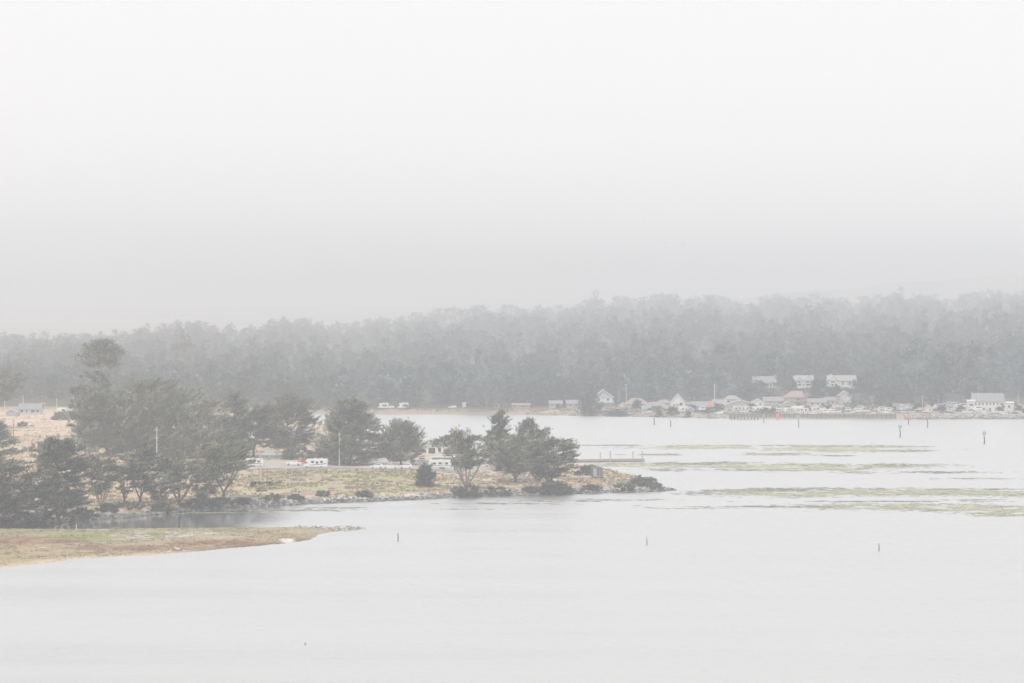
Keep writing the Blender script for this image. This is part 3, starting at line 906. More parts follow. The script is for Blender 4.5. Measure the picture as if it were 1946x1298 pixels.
for j, (px, by, ty, w, lab) in enumerate(((1440, 746, 722, 30, 'dark tree in front of the left end of the end gable house'), (1507, 746, 720, 16, 'slim dark tree at the left corner of the twin gabled house'), (1632, 746, 716, 26, 'dark tree covering the right end of the long upper house'), (1588, 750, 733, 30, 'dark shrubs below the arched windows'), (1549, 748, 726, 18, 'dark tree at the right corner of the twin gabled house'))):
    far_tree('dark_tree', px, by, ty, w, lab, own=(('dome', WOOD_D, 70 + j), dict(H=10, W=9, cb=.0, **HI)))

# ------------------------------------------------------------------ materials for built things
WHITE = mat('white_paint', (0.84, 0.84, 0.83), 0.5, 0.05, 1.2, 0.4)
WHITE2 = mat('weathered_white', (0.66, 0.66, 0.64), 0.7, 0.12, 1.0, 0.2)
GLASS = mat('dark_glass', (0.05, 0.055, 0.06), 0.15, 0.1, 1.0, 0.5)
RUBBER = mat('tyre_rubber', (0.03, 0.03, 0.03), 0.8, 0.15, 5.0, 0.2)
STEEL = mat('grey_metal', (0.42, 0.43, 0.44), 0.45, 0.1, 3.0, 0.4)
DGREY = mat('dark_grey_paint', (0.10, 0.105, 0.12), 0.6, 0.15, 2.0, 0.3)
RED = mat('red_paint', (0.55, 0.10, 0.08), 0.5, 0.1, 2.0, 0.3)
ORANGE = mat('signal_red', (0.92, 0.22, 0.14), 0.6, 0.05, 2.0, 0.2)
GREENS = mat('signal_green', (0.25, 0.58, 0.38), 0.6, 0.05, 2.0, 0.2)
TEAL = mat('turquoise_roof', (0.42, 0.55, 0.54), 0.7, 0.12, 1.5, 0.2)
WOOD = mat('weathered_timber', (0.30, 0.25, 0.21), 0.9, 0.25, 2.0, 0.1, stretch=(1, 1, .15))
PALEWOOD = mat('bleached_timber', (0.52, 0.44, 0.36), 0.9, 0.2, 2.0, 0.1)
POLE = mat('bleached_pole', (0.58, 0.54, 0.50), 0.9, 0.15, 2.0, 0.1)
PILE = mat('dark_pile', (0.14, 0.125, 0.11), 0.9, 0.25, 2.0, 0.1)
R_GREY = mat('grey_shingle', (0.30, 0.30, 0.31), 0.9, 0.15, 1.0, 0.1)
R_BROWN = mat('brown_shingle', (0.36, 0.28, 0.25), 0.9, 0.15, 1.0, 0.1)
R_PINK = mat('faded_red_shingle', (0.37, 0.29, 0.27), 0.9, 0.15, 1.0, 0.1)
R_TAN = mat('tan_shingle', (0.38, 0.35, 0.32), 0.9, 0.12, 1.0, 0.1)
W_WHITE = mat('white_siding', (0.74, 0.74, 0.72), 0.8, 0.06, 1.0, 0.2)
W_PALE = mat('pale_blue_siding', (0.50, 0.55, 0.56), 0.8, 0.08, 1.0, 0.2)
W_TAN = mat('tan_siding', (0.50, 0.45, 0.40), 0.8, 0.1, 1.0, 0.2)
W_PINK = mat('pinkish_siding', (0.50, 0.40, 0.38), 0.8, 0.1, 1.0, 0.2)
W_GREY = mat('grey_siding', (0.38, 0.39, 0.41), 0.8, 0.1, 1.0, 0.2)
YELLOW = mat('pale_yellow_gelcoat', (0.72, 0.66, 0.42), 0.6, 0.08, 1.0, 0.3)
BLUEC = mat('blue_canvas', (0.16, 0.24, 0.34), 0.8, 0.1, 1.0, 0.2)
TEALB = mat('sea_green_gelcoat', (0.30, 0.52, 0.46), 0.5, 0.08, 1.0, 0.3)
AMBER = mat('lamp_lens', (0.60, 0.22, 0.08), 0.3, 0.05, 1.0, 0.5)
ROCKM = mat('riprap_rock', (1, 1, 1), 0.95, 0.25, 1.2, 0.1, attr='col')
ASPH = mat('asphalt_mat', (0.30, 0.29, 0.28), 0.95, 0.1, 1.5, 0.1)
DIRT = mat('dirt_path_mat', (0.52, 0.42, 0.33), 0.95, 0.15, 1.0, 0.1)

def spot(px, py, depth=None):
    if depth:
        x, y, z = at_depth(px, py, depth)
        return Vector((x, y, max(gz(x, y), 0.0)))
    return hit(px, py)

# ------------------------------------------------------------------ houses
def window(parent, x0, x1, z0, z1, y, fr=None):
    f = 0.09
    b = MB()
    b.box(x0, x0 + f, y - .07, y + .02, z0, z1).box(x1 - f, x1, y - .07, y + .02, z0, z1)
    b.box(x0 + f, x1 - f, y - .07, y + .02, z1 - f, z1).box(x0 + f, x1 - f, y - .07, y + .02, z0, z0 + f)
    w = b.build('window', fr or WHITE, parent)
    MB().box(x0 + f, x1 - f, y - .03, y - .012, z0 + f, z1 - f).build('pane', GLASS, w)
    return w

def house(px, by, wpx, hpx, label, roof='side', wall=W_WHITE, rmat=R_GREY, wins=(), rf=0.42, dep=9.0, rz=0.0, door=None, chim=None, depth=None, name='house', cat='house', over=.5, deck=False, trim=True):
    """by = row of the wall foot, hpx = height to the ridge in photograph pixels; roof 'front' shows its gable, 'side' its slope, 'hip' hips"""
    p = spot(px, by, depth)
    k = p.y / F
    w, h = wpx * k, hpx * k
    hr = h * rf; hw = h - hr
    root = empty(name, p + Vector((0, dep / 2, 0)), rz, label, cat)
    y0, y1, x0, x1 = -dep / 2, dep / 2, -w / 2, w / 2
    e = over
    if roof == 'front':
        MB().prism([(x0, -1.5), (x1, -1.5), (x1, hw), (0, h - .02), (x0, hw)], y0, y1).build('wall', wall, root)
        s = hr / (w / 2)
        b = MB()
        for sg in (-1, 1):
            xe, ze = sg * (w / 2 + e), hw - s * e
            b.prism([(0, h + .02), (xe, ze + .02), (xe, ze + .24), (0, h + .26)], y0 - e, y1 + e)
        rfo = b.build('roof', rmat, root)
        if trim:
            b = MB()
            for sg in (-1, 1):
                xe, ze = sg * (w / 2 + e), hw - s * e
                b.prism([(0, h - .10), (xe, ze - .10), (xe, ze + .26), (0, h + .28)], y0 - e - .06, y0 - e - .003)
            b.build('trim_board', WHITE, rfo)
    elif roof == 'side':
        MB().box(x0, x1, y0, y1, -1.5, hw).build('wall', wall, root)
        s = hr / (dep / 2)
        b = MB()
        ze = hw - s * e
        vs_ = []
        for x in (x0 - e, x1 + e):
            vs_ += [(x, y0 - e, ze + .01), (x, 0, h), (x, y1 + e, ze + .01), (x, y1 + e, ze + .22), (x, 0, h + .22), (x, y0 - e, ze + .22)]
        b.add(vs_, [(0, 1, 2, 3, 4, 5), (11, 10, 9, 8, 7, 6), (0, 6, 7, 1), (1, 7, 8, 2), (2, 8, 9, 3), (3, 9, 10, 4), (4, 10, 11, 5), (5, 11, 6, 0)])
        rfo = b.build('roof', rmat, root)
        MB().add([(x0 + .01, y0, hw), (x0 + .01, y1, hw), (x0 + .01, 0, h - .05), (x1 - .01, y0, hw), (x1 - .01, y1, hw), (x1 - .01, 0, h - .05)], [(0, 1, 2), (3, 5, 4)]).build('gable_wall', wall, root)
    else:
        MB().box(x0, x1, y0, y1, -1.5, hw).build('wall', wall, root)
        r = min(dep, w) / 2 * 0.85
        b = MB().add([(x0 - e, y0 - e, hw + .01), (x1 + e, y0 - e, hw + .01), (x1 + e, y1 + e, hw + .01), (x0 - e, y1 + e, hw + .01), (x0 + r, 0, h), (x1 - r, 0, h)],
                     [(0, 3, 2, 1), (0, 1, 5, 4), (2, 3, 4, 5), (1, 2, 5), (3, 0, 4)])
        rfo = b.build('roof', rmat, root)
    for (u0, u1, v0, v1) in wins:
        window(root, x0 + u0 * w, x0 + u1 * w, v0 * hw, v1 * hw, y0)
    if door:
        MB().box(x0 + door[0] * w, x0 + door[1] * w, y0 - .05, y0 + .02, 0, min(2.1, hw * .9)).build('door', W_GREY, root)
    if chim:
        MB().box(x0 + chim * w - .4, x0 + chim * w + .4, 0.6, 1.4, hw, h + 1.0).build('chimney', W_WHITE, rfo)
    if deck:
        dz = hw * 0.42
        d = MB().box(x0 - .6, x1 + .6, y0 - 2.2, y0 - .003, dz - .25, dz).build('deck', WHITE2, root)
        for i in range(6):
            x = x0 - .5 + (w + .95) * i / 5
            MB().box(x - .09, x + .09, y0 - 2.15, y0 - 1.97, 0, dz - .255).build('post', WHITE, root)
            MB().box(x - .06, x + .06, y0 - 2.2, y0 - 2.08, dz + .003, dz + 1.0).build('railing_post', WHITE, d)
        MB().box(x0 - .6, x1 + .6, y0 - 2.22, y0 - 2.1, dz + 1.003, dz + 1.1).build('handrail', WHITE, d)
        MB().prism([(x0 - .2, 0), (x0 + .5, 0), (x0 + 3.2, dz), (x0 + 2.5, dz)], y0 - 3.2, y0 - 2.3).build('stairs', WHITE, root)
    return root

# ------------------------------------------------------------------ vehicles (nose towards -x)
def wheels(root, xs, half, r=0.36):
    for x in xs:
        for sy in (-1, 1):
            y = sy * (half - .12)
            t = MB().tube([(x, y - .11, r), (x, y + .11, r)], r, 12).build('wheel', RUBBER, root)
            MB().tube([(x, y + sy * .10, r), (x, y + sy * .13, r)], r * .55, 8).build('rim', STEEL, t)

def place(root, px, by, rz=0, depth=None, dz=0):
    p = spot(px, by, depth)
    root.location = p + Vector((0, 0, dz))
    root.rotation_euler = (0, 0, rz)
    return root

def side_glass(root, prof, half, name='window'):
    for sy in (-1, 1):
        y = sy * half
        MB().prism(prof, min(y, y + sy * .02), max(y, y + sy * .02)).build(name, GLASS, root)

def pickup(label, paint=WHITE, bed=True, name='pickup_truck', cat='pickup truck'):
    r = empty(name, (0, 0, 0), 0, label, cat)
    body = [(-2.7, .45), (-2.75, .95), (-2.55, 1.12), (-1.45, 1.2), (-.75, 1.82), (1.0, 1.85), (1.15, 1.2), (2.7, 1.18), (2.75, .5), (2.3, .42), (-2.2, .42)]
    MB().prism(body, -.95, .95, .14, 1.3).build('body', paint, r)
    side_glass(r, [(-1.15, 1.25), (-.68, 1.72), (.05, 1.74), (.05, 1.25)], .87)
    side_glass(r, [(.13, 1.25), (.13, 1.74), (.88, 1.75), (.95, 1.25)], .87)
    MB().prism([(-1.48, 1.22), (-.80, 1.80), (-.83, 1.83), (-1.52, 1.25)], -.74, .74).build('windscreen', GLASS, r)
    for sy in (-1, 1):
        MB().box(-2.78, -2.70, sy * .75 - .18, sy * .75 + .18, .78, .98).build('headlight', STEEL, r)
        MB().box(2.72, 2.78, sy * .82 - .09, sy * .82 + .09, .75, 1.1).build('tail_light', AMBER, r)
    MB().box(-2.86, -2.76, -.9, .9, .45, .68).build('bumper', STEEL, r)
    wheels(r, (-1.75, 1.7), .97, .38)
    return r

def car(label, paint=WHITE, suv=True, name='parked_car', cat='car'):
    r = empty(name, (0, 0, 0), 0, label, cat)
    hgt = 1.75 if suv else 1.45
    body = [(-2.25, .4), (-2.3, .8), (-2.1, 1.0), (-1.2, 1.08), (-.55, hgt - .06), (.6, hgt), (1.8 if suv else 1.3, hgt - .08), (2.2, 1.05), (2.28, .45), (1.9, .35), (-1.9, .35)]
    MB().prism(body, -.9, .9, .15, 1.15).build('body', paint, r)
    side_glass(r, [(-.98, 1.1), (-.48, hgt - .12), (.3, hgt - .1), (.3, 1.1)], .82)
    side_glass(r, [(.38, 1.1), (.38, hgt - .1), (1.35, hgt - .14), (1.7, 1.12)], .82)
    MB().prism([(-1.24, 1.10), (-.6, hgt - .08), (-.64, hgt - .05), (-1.28, 1.12)], -.7, .7).build('windscreen', GLASS, r)
    MB().prism([(1.84 if suv else 1.36, hgt - .12), (2.16, 1.1), (2.20, 1.13), (1.88 if suv else 1.40, hgt - .1)], -.68, .68).build('rear_window', GLASS, r)
    for sy in (-1, 1):
        MB().box(-2.32, -2.24, sy * .68 - .16, sy * .68 + .16, .68, .86).build('headlight', STEEL, r)
        MB().box(2.24, 2.31, sy * .74 - .1, sy * .74 + .1, .75, 1.0).build('tail_light', AMBER, r)
    wheels(r, (-1.4, 1.4), .92, .34)
    return r

def motorhome(label, L=7.6, paint=WHITE, stripe=DGREY, name='motorhome', cat='motorhome', cab=True):
    r = empty(name, (0, 0, 0), 0, label, cat)
    a = L / 2
    if cab:
        body = [(-a + .05, .5), (-a, 1.1), (-a + .95, 1.32), (-a + 1.45, 1.98), (-a + .75, 2.12), (-a + .72, 2.55), (-a + 1.2, 3.02), (a - .1, 3.08), (a, 2.9), (a, .55), (a - .6, .45)]
    else:
        body = [(-a + .1, .55), (-a, 1.0), (-a + .25, 2.9), (-a + .6, 3.15), (a - .1, 3.2), (a, 3.0), (a, .6), (a - .7, .5)]
    MB().prism(body, -1.2, 1.2, .04, 2.9).build('body', paint, r)
    n = 4 if L > 9 else 3
    for i in range(n):
        x = -a + 2.6 + (L - 3.6) * i / n
        z = 1.65 if i != 1 else 1.45
        for sy in (-1, 1):
            y = sy * 1.2
            MB().box(x, x + .95, min(y, y + sy * .025), max(y, y + sy * .025), z, z + .72).build('window', GLASS, r)
    MB().prism([(-a + .98, 1.34), (-a + 1.46, 1.95), (-a + 1.42, 1.98), (-a + .93, 1.38)] if cab else [(-a + .02, 1.35), (-a + .2, 2.5), (-a + .16, 2.53), (-a - .03, 1.38)], -1.0, 1.0).build('windscreen', GLASS, r)
    for sy in (-1, 1):
        y = sy * 1.2
        MB().prism([(-a + 1.9, .95), (a - .3, 1.55), (a - .3, 1.3), (-a + 2.3, .8)], min(y, y + sy * .015), max(y, y + sy * .015)).build('stripe', stripe, r)
        MB().box(a, a + .05, sy * .95 - .12, sy * .95 + .12, .9, 1.3).build('tail_light', AMBER, r)
    for x in (-.6, 1.6):
        MB().box(x, x + .9, -.4, .4, 3.06 if cab else 3.18, 3.35).build('roof_vent', WHITE2, r)
    MB().tube([(a + .12, -.6, .9), (a + .12, -.6, 3.2)], .03, 4).tube([(a + .12, -.2, .9), (a + .12, -.2, 3.2)], .03, 4).build('ladder', STEEL, r)
    wheels(r, (-a + 1.0, a - 2.2), 1.2, .42)
    return r

def trailer(label, L=8.0, h=3.1, paint=WHITE, stripe=DGREY, name='travel_trailer', cat='caravan', awning=None):
    r = empty(name, (0, 0, 0), 0, label, cat)
    a = L / 2
    MB().prism([(-a, .7), (-a - .15, 1.6), (-a + .25, h - .25), (-a + .7, h), (a - .2, h), (a, h - .3), (a, .6)], -1.2, 1.2).build('body', paint, r)
    for i, (u, z) in enumerate(((.16, 1.55), (.42, 1.6), (.72, 1.55))):
        x = -a + u * L
        for sy in (-1, 1):
            y = sy * 1.2
            MB().box(x, x + 1.1, min(y, y + sy * .025), max(y, y + sy * .025), z, z + .7).build('window', GLASS, r)
    MB().box(-a + .58 * L, -a + .58 * L + .7, -1.23, -1.2, .7, 2.5).build('door', WHITE2, r)
    for sy in (-1, 1):
        y = sy * 1.2
        MB().box(-a + .2, a - .2, min(y, y + sy * .012), max(y, y + sy * .012), 1.0, 1.25).build('stripe', stripe, r)
    MB().tube([(-a - .1, 0, .6), (-a - 1.3, 0, .5)], .06, 4).tube([(-a - 1.2, 0, .5), (-a - 1.2, 0, 0)], .05, 4).build('drawbar', STEEL, r)
    MB().box(0, .9, -.4, .4, h + .002, h + .28).build('roof_vent', WHITE2, r)
    if awning:
        aw = MB().add([(-a + .8, -1.22, h - .35), (a - .6, -1.22, h - .35), (a - .6, -3.4, h - .95), (-a + .8, -3.4, h - .95), (-a + .8, -1.22, h - .28), (a - .6, -1.22, h - .28), (a - .6, -3.4, h - .88), (-a + .8, -3.4, h - .88)],
                      [(0, 1, 2, 3), (7, 6, 5, 4), (0, 4, 5, 1), (1, 5, 6, 2), (2, 6, 7, 3), (3, 7, 4, 0)]).build('awning', awning, r)
        for x in (-a + .85, a - .65):
            MB().tube([(x, -3.35, 0), (x, -3.35, h - .96)], .04, 4).build('awning_pole', STEEL, r)
    wheels(r, (.3, 1.2), 1.15, .36)
    return r

# ------------------------------------------------------------------ boats (bow towards -x)
def boat(label, L=8.0, hull=WHITE, cabin=True, mast=0.0, top=None, trailer_=True, name='motor_boat', cat='boat', outrig=False):
    r = empty(name, (0, 0, 0), 0, label, cat)
    z0 = 0.55 if trailer_ else -0.2
    B = L * 0.155
    stn = 7
    V, Fc = [], []
    for i in range(stn):
        t = i / (stn - 1)
        x = -L / 2 + L * t
        b = B * (1 - (1 - t) ** 2.6) if t > 0 else 0.04
        sh = z0 + L * (0.20 - 0.06 * t) ; kz = z0 + 0.28 * L * 0.3 * (1 - t) ** 2
        V += [(x, -b, sh), (x, -b * .78, kz + (sh - kz) * .45), (x, 0, kz), (x, b * .78, kz + (sh - kz) * .45), (x, b, sh)]
    for i in range(stn - 1):
        for j in range(4):
            q = i * 5 + j
            Fc.append((q, q + 1, q + 6, q + 5))
        Fc.append((i * 5 + 4, i * 5, i * 5 + 5, i * 5 + 9))
    Fc += [tuple(range(5))[::-1], tuple((stn - 1) * 5 + j for j in range(5))]
    h = MB().add(V, Fc).build('hull', hull, r)
    MB().box(-L * .1, L * .49, -B * .98 - .03, -B * .98 + .02, z0 + L * .145, z0 + L * .16).build('rub_rail', DGREY, h)
    zd = z0 + L * 0.155
    if cabin:
        x0, x1 = -L * .16, L * .14
        c = MB().prism([(x0 - L * .12, zd), (x0, zd + L * .17), (x1, zd + L * .18), (x1, zd)], -B * .7, B * .7, B * .1, zd + .2).build('cabin', WHITE, r)
        for sy in (-1, 1):
            y = sy * B * .66
            MB().prism([(x0 - L * .04, zd + L * .09), (x0 + L * .02, zd + L * .145), (x1 - L * .03, zd + L * .15), (x1 - L * .03, zd + L * .09)], min(y, y + sy * .06), max(y, y + sy * .06)).build('window', GLASS, c)
        if top:
            MB().box(x1 - .1, x1 + L * .22, -B * .7, B * .7, zd + L * .185, zd + L * .2).build('canopy', top, r)
            for sy in (-1, 1):
                MB().tube([(x1 + L * .2, sy * B * .65, zd), (x1 + L * .2, sy * B * .65, zd + L * .185)], .03, 4).build('canopy_post', STEEL, r)
    if mast:
        MB().tube([(-L * .02, 0, zd), (-L * .02, 0, zd + mast)], [.07, .04], 5).build('mast', WHITE2, r)
        if outrig:
            for sy in (-1, 1):
                MB().tube([(L * .02, sy * B * .6, zd), (L * .06, sy * B * .9, zd + mast * .9)], [.04, .02], 4).build('outrigger', STEEL, r)
        else:
            MB().tube([(0, 0, zd + .9), (L * .38, 0, zd + 1.0)], .06, 4).build('boom', WHITE2, r)
    if trailer_:
        t = MB().box(-L * .55, L * .4, -.08, .08, .35, .47).box(L * .05, L * .2, -B, B, .36, .46).box(-L * .2, -L * .16, -.1, .1, .47, .75).build('boat_trailer', STEEL, r)
        for sy in (-1, 1):
            MB().tube([(L * .12, sy * B, .32), (L * .12, sy * (B + .2), .32)], .32, 10).build('wheel', RUBBER, t)
    else:
        MB().tube([(L * .46, 0, z0 + L * .1), (L * .54, 0, z0 + L * .1)], .2, 6).build('outboard_motor', DGREY, r)
    return r

# ------------------------------------------------------------------ poles
def pole(px, by, ty, label, arms=(), name='utility_pole', m=POLE, r0=.17, depth=None, trans=False, lamp=False, cat='utility pole', lean=0.0):
    p = spot(px, by, depth)
    H = at_depth(px, ty, p.y)[2] - p.z
    root = empty(name, p, 0, label, cat)
    MB().tube([(0, 0, -.6), (lean * .5, 0, H * .5), (lean, 0, H)], [r0, r0 * .85, r0 * .7], 8).build('shaft', m, root)
    for z, l in arms:
        a = MB().box(-l / 2 + lean, l / 2 + lean, -r0 - .12, -r0 * .9, H - z - .08, H - z + .08).build('crossarm', m, root)
        for x in (-l / 2 + .12, -l / 5, l / 5, l / 2 - .12):
            MB().tube([(x + lean, -r0 - .05, H - z + .085), (x + lean, -r0 - .05, H - z + .26)], .06, 5).build('insulator', WHITE2, a)
    if trans:
        MB().tube([(r0 + .32, 0, H - 2.6), (r0 + .32, 0, H - 1.6)], .28, 8).build('transformer', STEEL, root)
    if lamp:
        MB().tube([(0, 0, H - 4.2), (1.2, 0, H - 4.0), (2.0, 0, H - 4.1), (2.0, 0, H - 3.5)], .05, 4).build('lamp_arm', STEEL, root)
    return root

# ------------------------------------------------------------------ things on the point
place(pickup('white pickup parked side on behind the ice plant field'), 558, 884.5)
place(pickup('red pickup mostly hidden between white pickup and motorhome', RED), 580, 881.5)
place(motorhome('white motorhome with overhanging cab parked nose to the left', 8.3), 600, 888.5, 0.02)
place(trailer('white camper with dark rear half hidden behind the wind bent cypress', 6.0, 2.9, WHITE, DGREY, 'camper_trailer', awning=None), 484, 887, math.pi)
place(car('white van tucked under the big pyramidal cypress', WHITE), 716, 890.5)
place(pickup('white pickup with pale canopy under the spiky cypress'), 742, 891.5, math.pi)
place(car('white car standing clear in front of the spiky cypress trunk', WHITE, True), 771, 890.5, 0.05)
place(car('white car seen from behind in the middle of the car park', WHITE, True), 786, 883, R(80))
place(boat('white boat on a trailer right of the parked cars', 6.0), 803, 883, R(15))
place(trailer('long white caravan with open dark awning behind the round bush', 9.5, 3.4, WHITE, DGREY, awning=DGREY), 842, 886, 0.05)
place(trailer('second white caravan half seen behind the round bush', 7.5, 3.1, WHITE, BLUEC), 836, 891, 0.1)
place(trailer('white caravan seen through the bare branches of the open cypress', 8.0, 3.3, WHITE, DGREY), 912, 876, 0.1)
place(car('small white car under the clump of cypresses on the point', WHITE, False), 917, 887, 0.3)
house(826, 866, 32, 24, 'small white hut with flat turquoise roof among the caravans', 'side', W_WHITE, TEAL, ((.12, .55, .2, .85), (.68, .9, .4, .85)), .25, 4.5, name='park_hut', cat='hut', over=.3)
house(510, 872, 30, 17, 'grey roofed shed behind the camper in the car park', 'hip', W_GREY, STEEL, ((.3, .5, .3, .8),), .6, 6, name='shed', cat='shed', over=.4)
house(898, 866, 26, 18, 'white block building half hidden by the open cypress', 'side', W_WHITE, WHITE2, ((.2, .4, .3, .8),), .3, 6, name='restroom_block', cat='building')
# dark utility trailer with a rounded front, seen from behind
def cargo_trailer():
    r = empty('cargo_trailer', (0, 0, 0), 0, 'dark grey enclosed trailer parked alone near the tip', 'trailer')
    MB().prism([(-1.3, .5), (1.3, .5), (1.3, 2.7), (1.1, 2.95), (-1.1, 2.95), (-1.3, 2.7)], -2.2, 2.2).build('body', DGREY, r)
    MB().box(-1.32, -.35, -2.26, -2.203, .5, 2.75).build('pale_panel', STEEL, r)
    for x in (-.25, .55):
        MB().box(x, x + .72, -2.25, -2.203, .6, 2.7).build('door', mat('slate_panel', (.15, .16, .19), .5), r)
    MB().box(.42, .5, -2.29, -2.2, .7, 2.6).build('hinge_bar', STEEL, r)
    MB().box(-1.2, 1.2, -2.4, -2.27, .42, .58).build('bumper', STEEL, r)
    for sx in (-1, 1):
        MB().box(sx * 1.0 - .12, sx * 1.0 + .12, -2.44, -2.403, .62, .8).build('tail_light', AMBER, r)
        for y in (-1.3, .2):
            t = MB().tube([(sx * 1.05, y, .38), (sx * 1.32, y, .38)], .38, 10).build('wheel', RUBBER, r)
            MB().tube([(sx * 1.30, y, .38), (sx * 1.35, y, .38)], .2, 8).build('rim', STEEL, t)
    return r
place(cargo_trailer(), 1134, 908, R(8)).scale = (1.25, 1.25, 1.2)

pole(645, 886, 823, 'tall pale pole with transformer and bracket arm beside the motorhome', ((.5, .9),), trans=True, lamp=True, r0=.24)
pole(497, 924, 853, 'pale slightly leaning pole by the stunted cypress', ((.5, 1.4), (1.5, 1.0)), lean=-.6, r0=.24)
pole(298, 888, 811, 'short topped pale pole against the grove', ((1.2, 2.0), (4.0, 1.4)), r0=.24)
pole(180, 915, 859, 'pale pole top with crossarm behind the vase shaped tree', ((.4, 2.0), (1.8, 1.4)), r0=.24)
pole(934, 892, 795, 'thin pole between the open cypress and the pointed one', ((.8, 1.4),), r0=.14)
pole(84, 821, 765, 'pole with faint arm standing in the hay field', ((.5, 1.6),), r0=.2)
pole(26, 842, 798, 'dark pole in front of the hay field near the left edge', ((.4, 1.4),), r0=.15, m=PILE)
pole(53, 864, 803, 'bare pole with pale lower half below the hay field', (), r0=.2)
pole(860, 917, 898, 'short white marker post left of the open cypress', (), 'marker_post', WHITE2, .09, cat='post')
pole(1110, 907, 896, 'short white post near the dark trailer', (), 'marker_post', WHITE2, .08, cat='post')
pole(1173, 902, 892, 'grey post standing in the dry grass right of the dark trailer', (), 'marker_post', W_GREY, .14, cat='post')
pole(145, 1007, 995, 'lone pale post on the near edge of the channel', (), 'marker_post', WHITE2, .14, cat='post')
pole(466, 1005, 1000, 'tiny post on the upper edge of the marsh', (), 'marker_post', PILE, .1, cat='post')

# ------------------------------------------------------------------ far end of the bay, left
house(22, 793, 22, 14, 'grey garage with low gable beyond the hay field', 'front', W_GREY, R_GREY, ((.15, .85, .65, .8),), .4, 8, name='garage', cat='garage', depth=1655)
house(56, 790, 42, 20, 'long grey ranch house beyond the hay field', 'side', W_PALE, R_GREY, ((.08, .22, .35, .9), (.34, .42, .3, .9), (.55, .75, .35, .85), (.8, .93, .35, .85)), .5, 9, depth=1680)
place(motorhome('white bus with row of windows beyond the hay field', 5.0, WHITE, DGREY, 'parked_bus', 'bus', cab=False), 117, 784, 0, 1690)
for (px, by, ty, l) in ((9, 782, 753, 'bare pale mast pole above the grey garage'), (44, 778, 752, 'pale mast pole above the ranch house ridge'), (108, 782, 756, 'mast pole beside the white bus'), (134, 782, 764, 'mast with white bundle at the edge of the grove')):
    pole(px, by, ty, l, (), 'mast_pole', WHITE2, .2, depth=1760, cat='pole')

# ------------------------------------------------------------------ far shore: middle part
place(motorhome('white van on the far bank under the wood', 6, WHITE, DGREY, 'parked_van', 'van'), 728, 776.5)
place(car('white car next to the van on the far bank', WHITE), 742, 776.5)
place(motorhome('white camper beside the pale round tree on the far bank', 6, WHITE, DGREY, 'parked_van', 'van'), 766, 776.5)
place(car('white car parked alone on the far bank', WHITE), 860, 776)
house(882, 774, 7, 9, 'tiny white box hut on the far bank', 'side', W_WHITE, WHITE2, (), .2, 3, name='hut', cat='hut', over=.2)
house(944, 776, 10, 11, 'little pale cabin under the tall rounded tree', 'front', W_TAN, R_BROWN, ((.3, .7, .3, .7),), .4, 5, name='cabin', cat='cabin')
house(990, 776, 34, 9, 'low pinkish building on the far bank', 'side', W_PINK, R_PINK, ((.1, .25, .3, .8), (.5, .7, .3, .8)), .35, 6, name='long_cabin', cat='building')
house(1056, 775, 24, 13, 'pale blue cottage on the grass bank', 'side', W_PALE, R_GREY, ((.12, .28, .3, .8), (.6, .8, .3, .8)), .4, 6, name='cottage')
house(1090, 775, 26, 14, 'pinkish cottage with grey roof next to the pale blue one', 'side', W_PINK, R_GREY, ((.2, .35, .3, .8), (.6, .8, .3, .8)), .4, 6, name='cottage')
house(1147, 772, 36, 31, 'tall gabled house on stilts with white balcony and stairs', 'front', W_PALE, R_BROWN, ((.40, .46, .8, 1.1), (.54, .60, .8, 1.1), (.2, .32, .55, .9), (.66, .8, .55, .9)), .42, 10, deck=True, over=.8)
house(1184, 774, 12, 9, 'little white shed with gable in the grass', 'front', W_WHITE, R_TAN, ((.6, .8, .3, .7),), .45, 4, name='shed', cat='shed', over=.3)
house(1210, 764, 46, 18, 'house with long faded red roof behind the stilted house', 'hip', W_TAN, R_PINK, ((.3, .45, .4, .8),), .6, 9, depth=1800)
house(1246, 774, 48, 18, 'low house with broad grey roof', 'hip', W_TAN, R_GREY, ((.08, .16, .3, .9), (.22, .3, .3, .9)), .55, 9, depth=1775)
house(1289, 763, 28, 26, 'steep white A shaped gable house', 'front', W_WHITE, R_BROWN, ((.2, .42, .4, .95), (.58, .8, .4, .95)), .6, 9, depth=1790)
pole(1190, 765, 730, 'utility pole with short arm above the faded red roof', ((.4, 1.6),), depth=1800, r0=.2)
pole(1176, 770, 741, 'thin pole between the stilted house and the red roof', (), depth=1790, r0=.14)
pole(1358, 770, 729, 'thick pale pole rising behind the low roofs', (), depth=1800, r0=.35)

# caravan park and low roofs
place(trailer('small white caravan under the A shaped house', 4.0, 2.8), 1282, 776, .2)
place(motorhome('long white motorhome with dark door at the bend of the far shore', 9, WHITE, DGREY), 1305, 783.5, math.pi)
place(boat('dark blue hulled boat on a trailer near the bend of the shore', 9, BLUEC, True), 1336, 785.5, .1)
place(car('pale car by the water below the grey scrub', WHITE2), 1232, 786, 0)
place(boat('small white boat pulled up on the far beach', 6, WHITE, False), 1203, 788.5, 0, None, -.3)
place(trailer('little pink caravan among scrub on the far shore', 4.0, 2.6, W_PINK), 1262, 783, .1)
place(car('pale car parked below the low brown roofs', WHITE2), 1373, 785, 0)
place(car('silver car next to the pale one below the roofs', STEEL), 1386, 785.5, 0)
place(car('tan car in front of the bush by the long motorhome', R_TAN), 1399, 786, 0)
house(1338, 775, 46, 17, 'long low grey roofed house in the far caravan park', 'side', W_TAN, R_GREY, ((.1, .2, .3, .8), (.35, .5, .3, .8), (.7, .9, .3, .8)), .5, 8, depth=1772)
house(1408, 776, 62, 18, 'wide low house with shallow brown gable', 'front', W_TAN, R_GREY, ((.2, .3, .3, .8), (.4, .6, .3, .9), (.7, .8, .3, .8)), .5, 10, depth=1775)
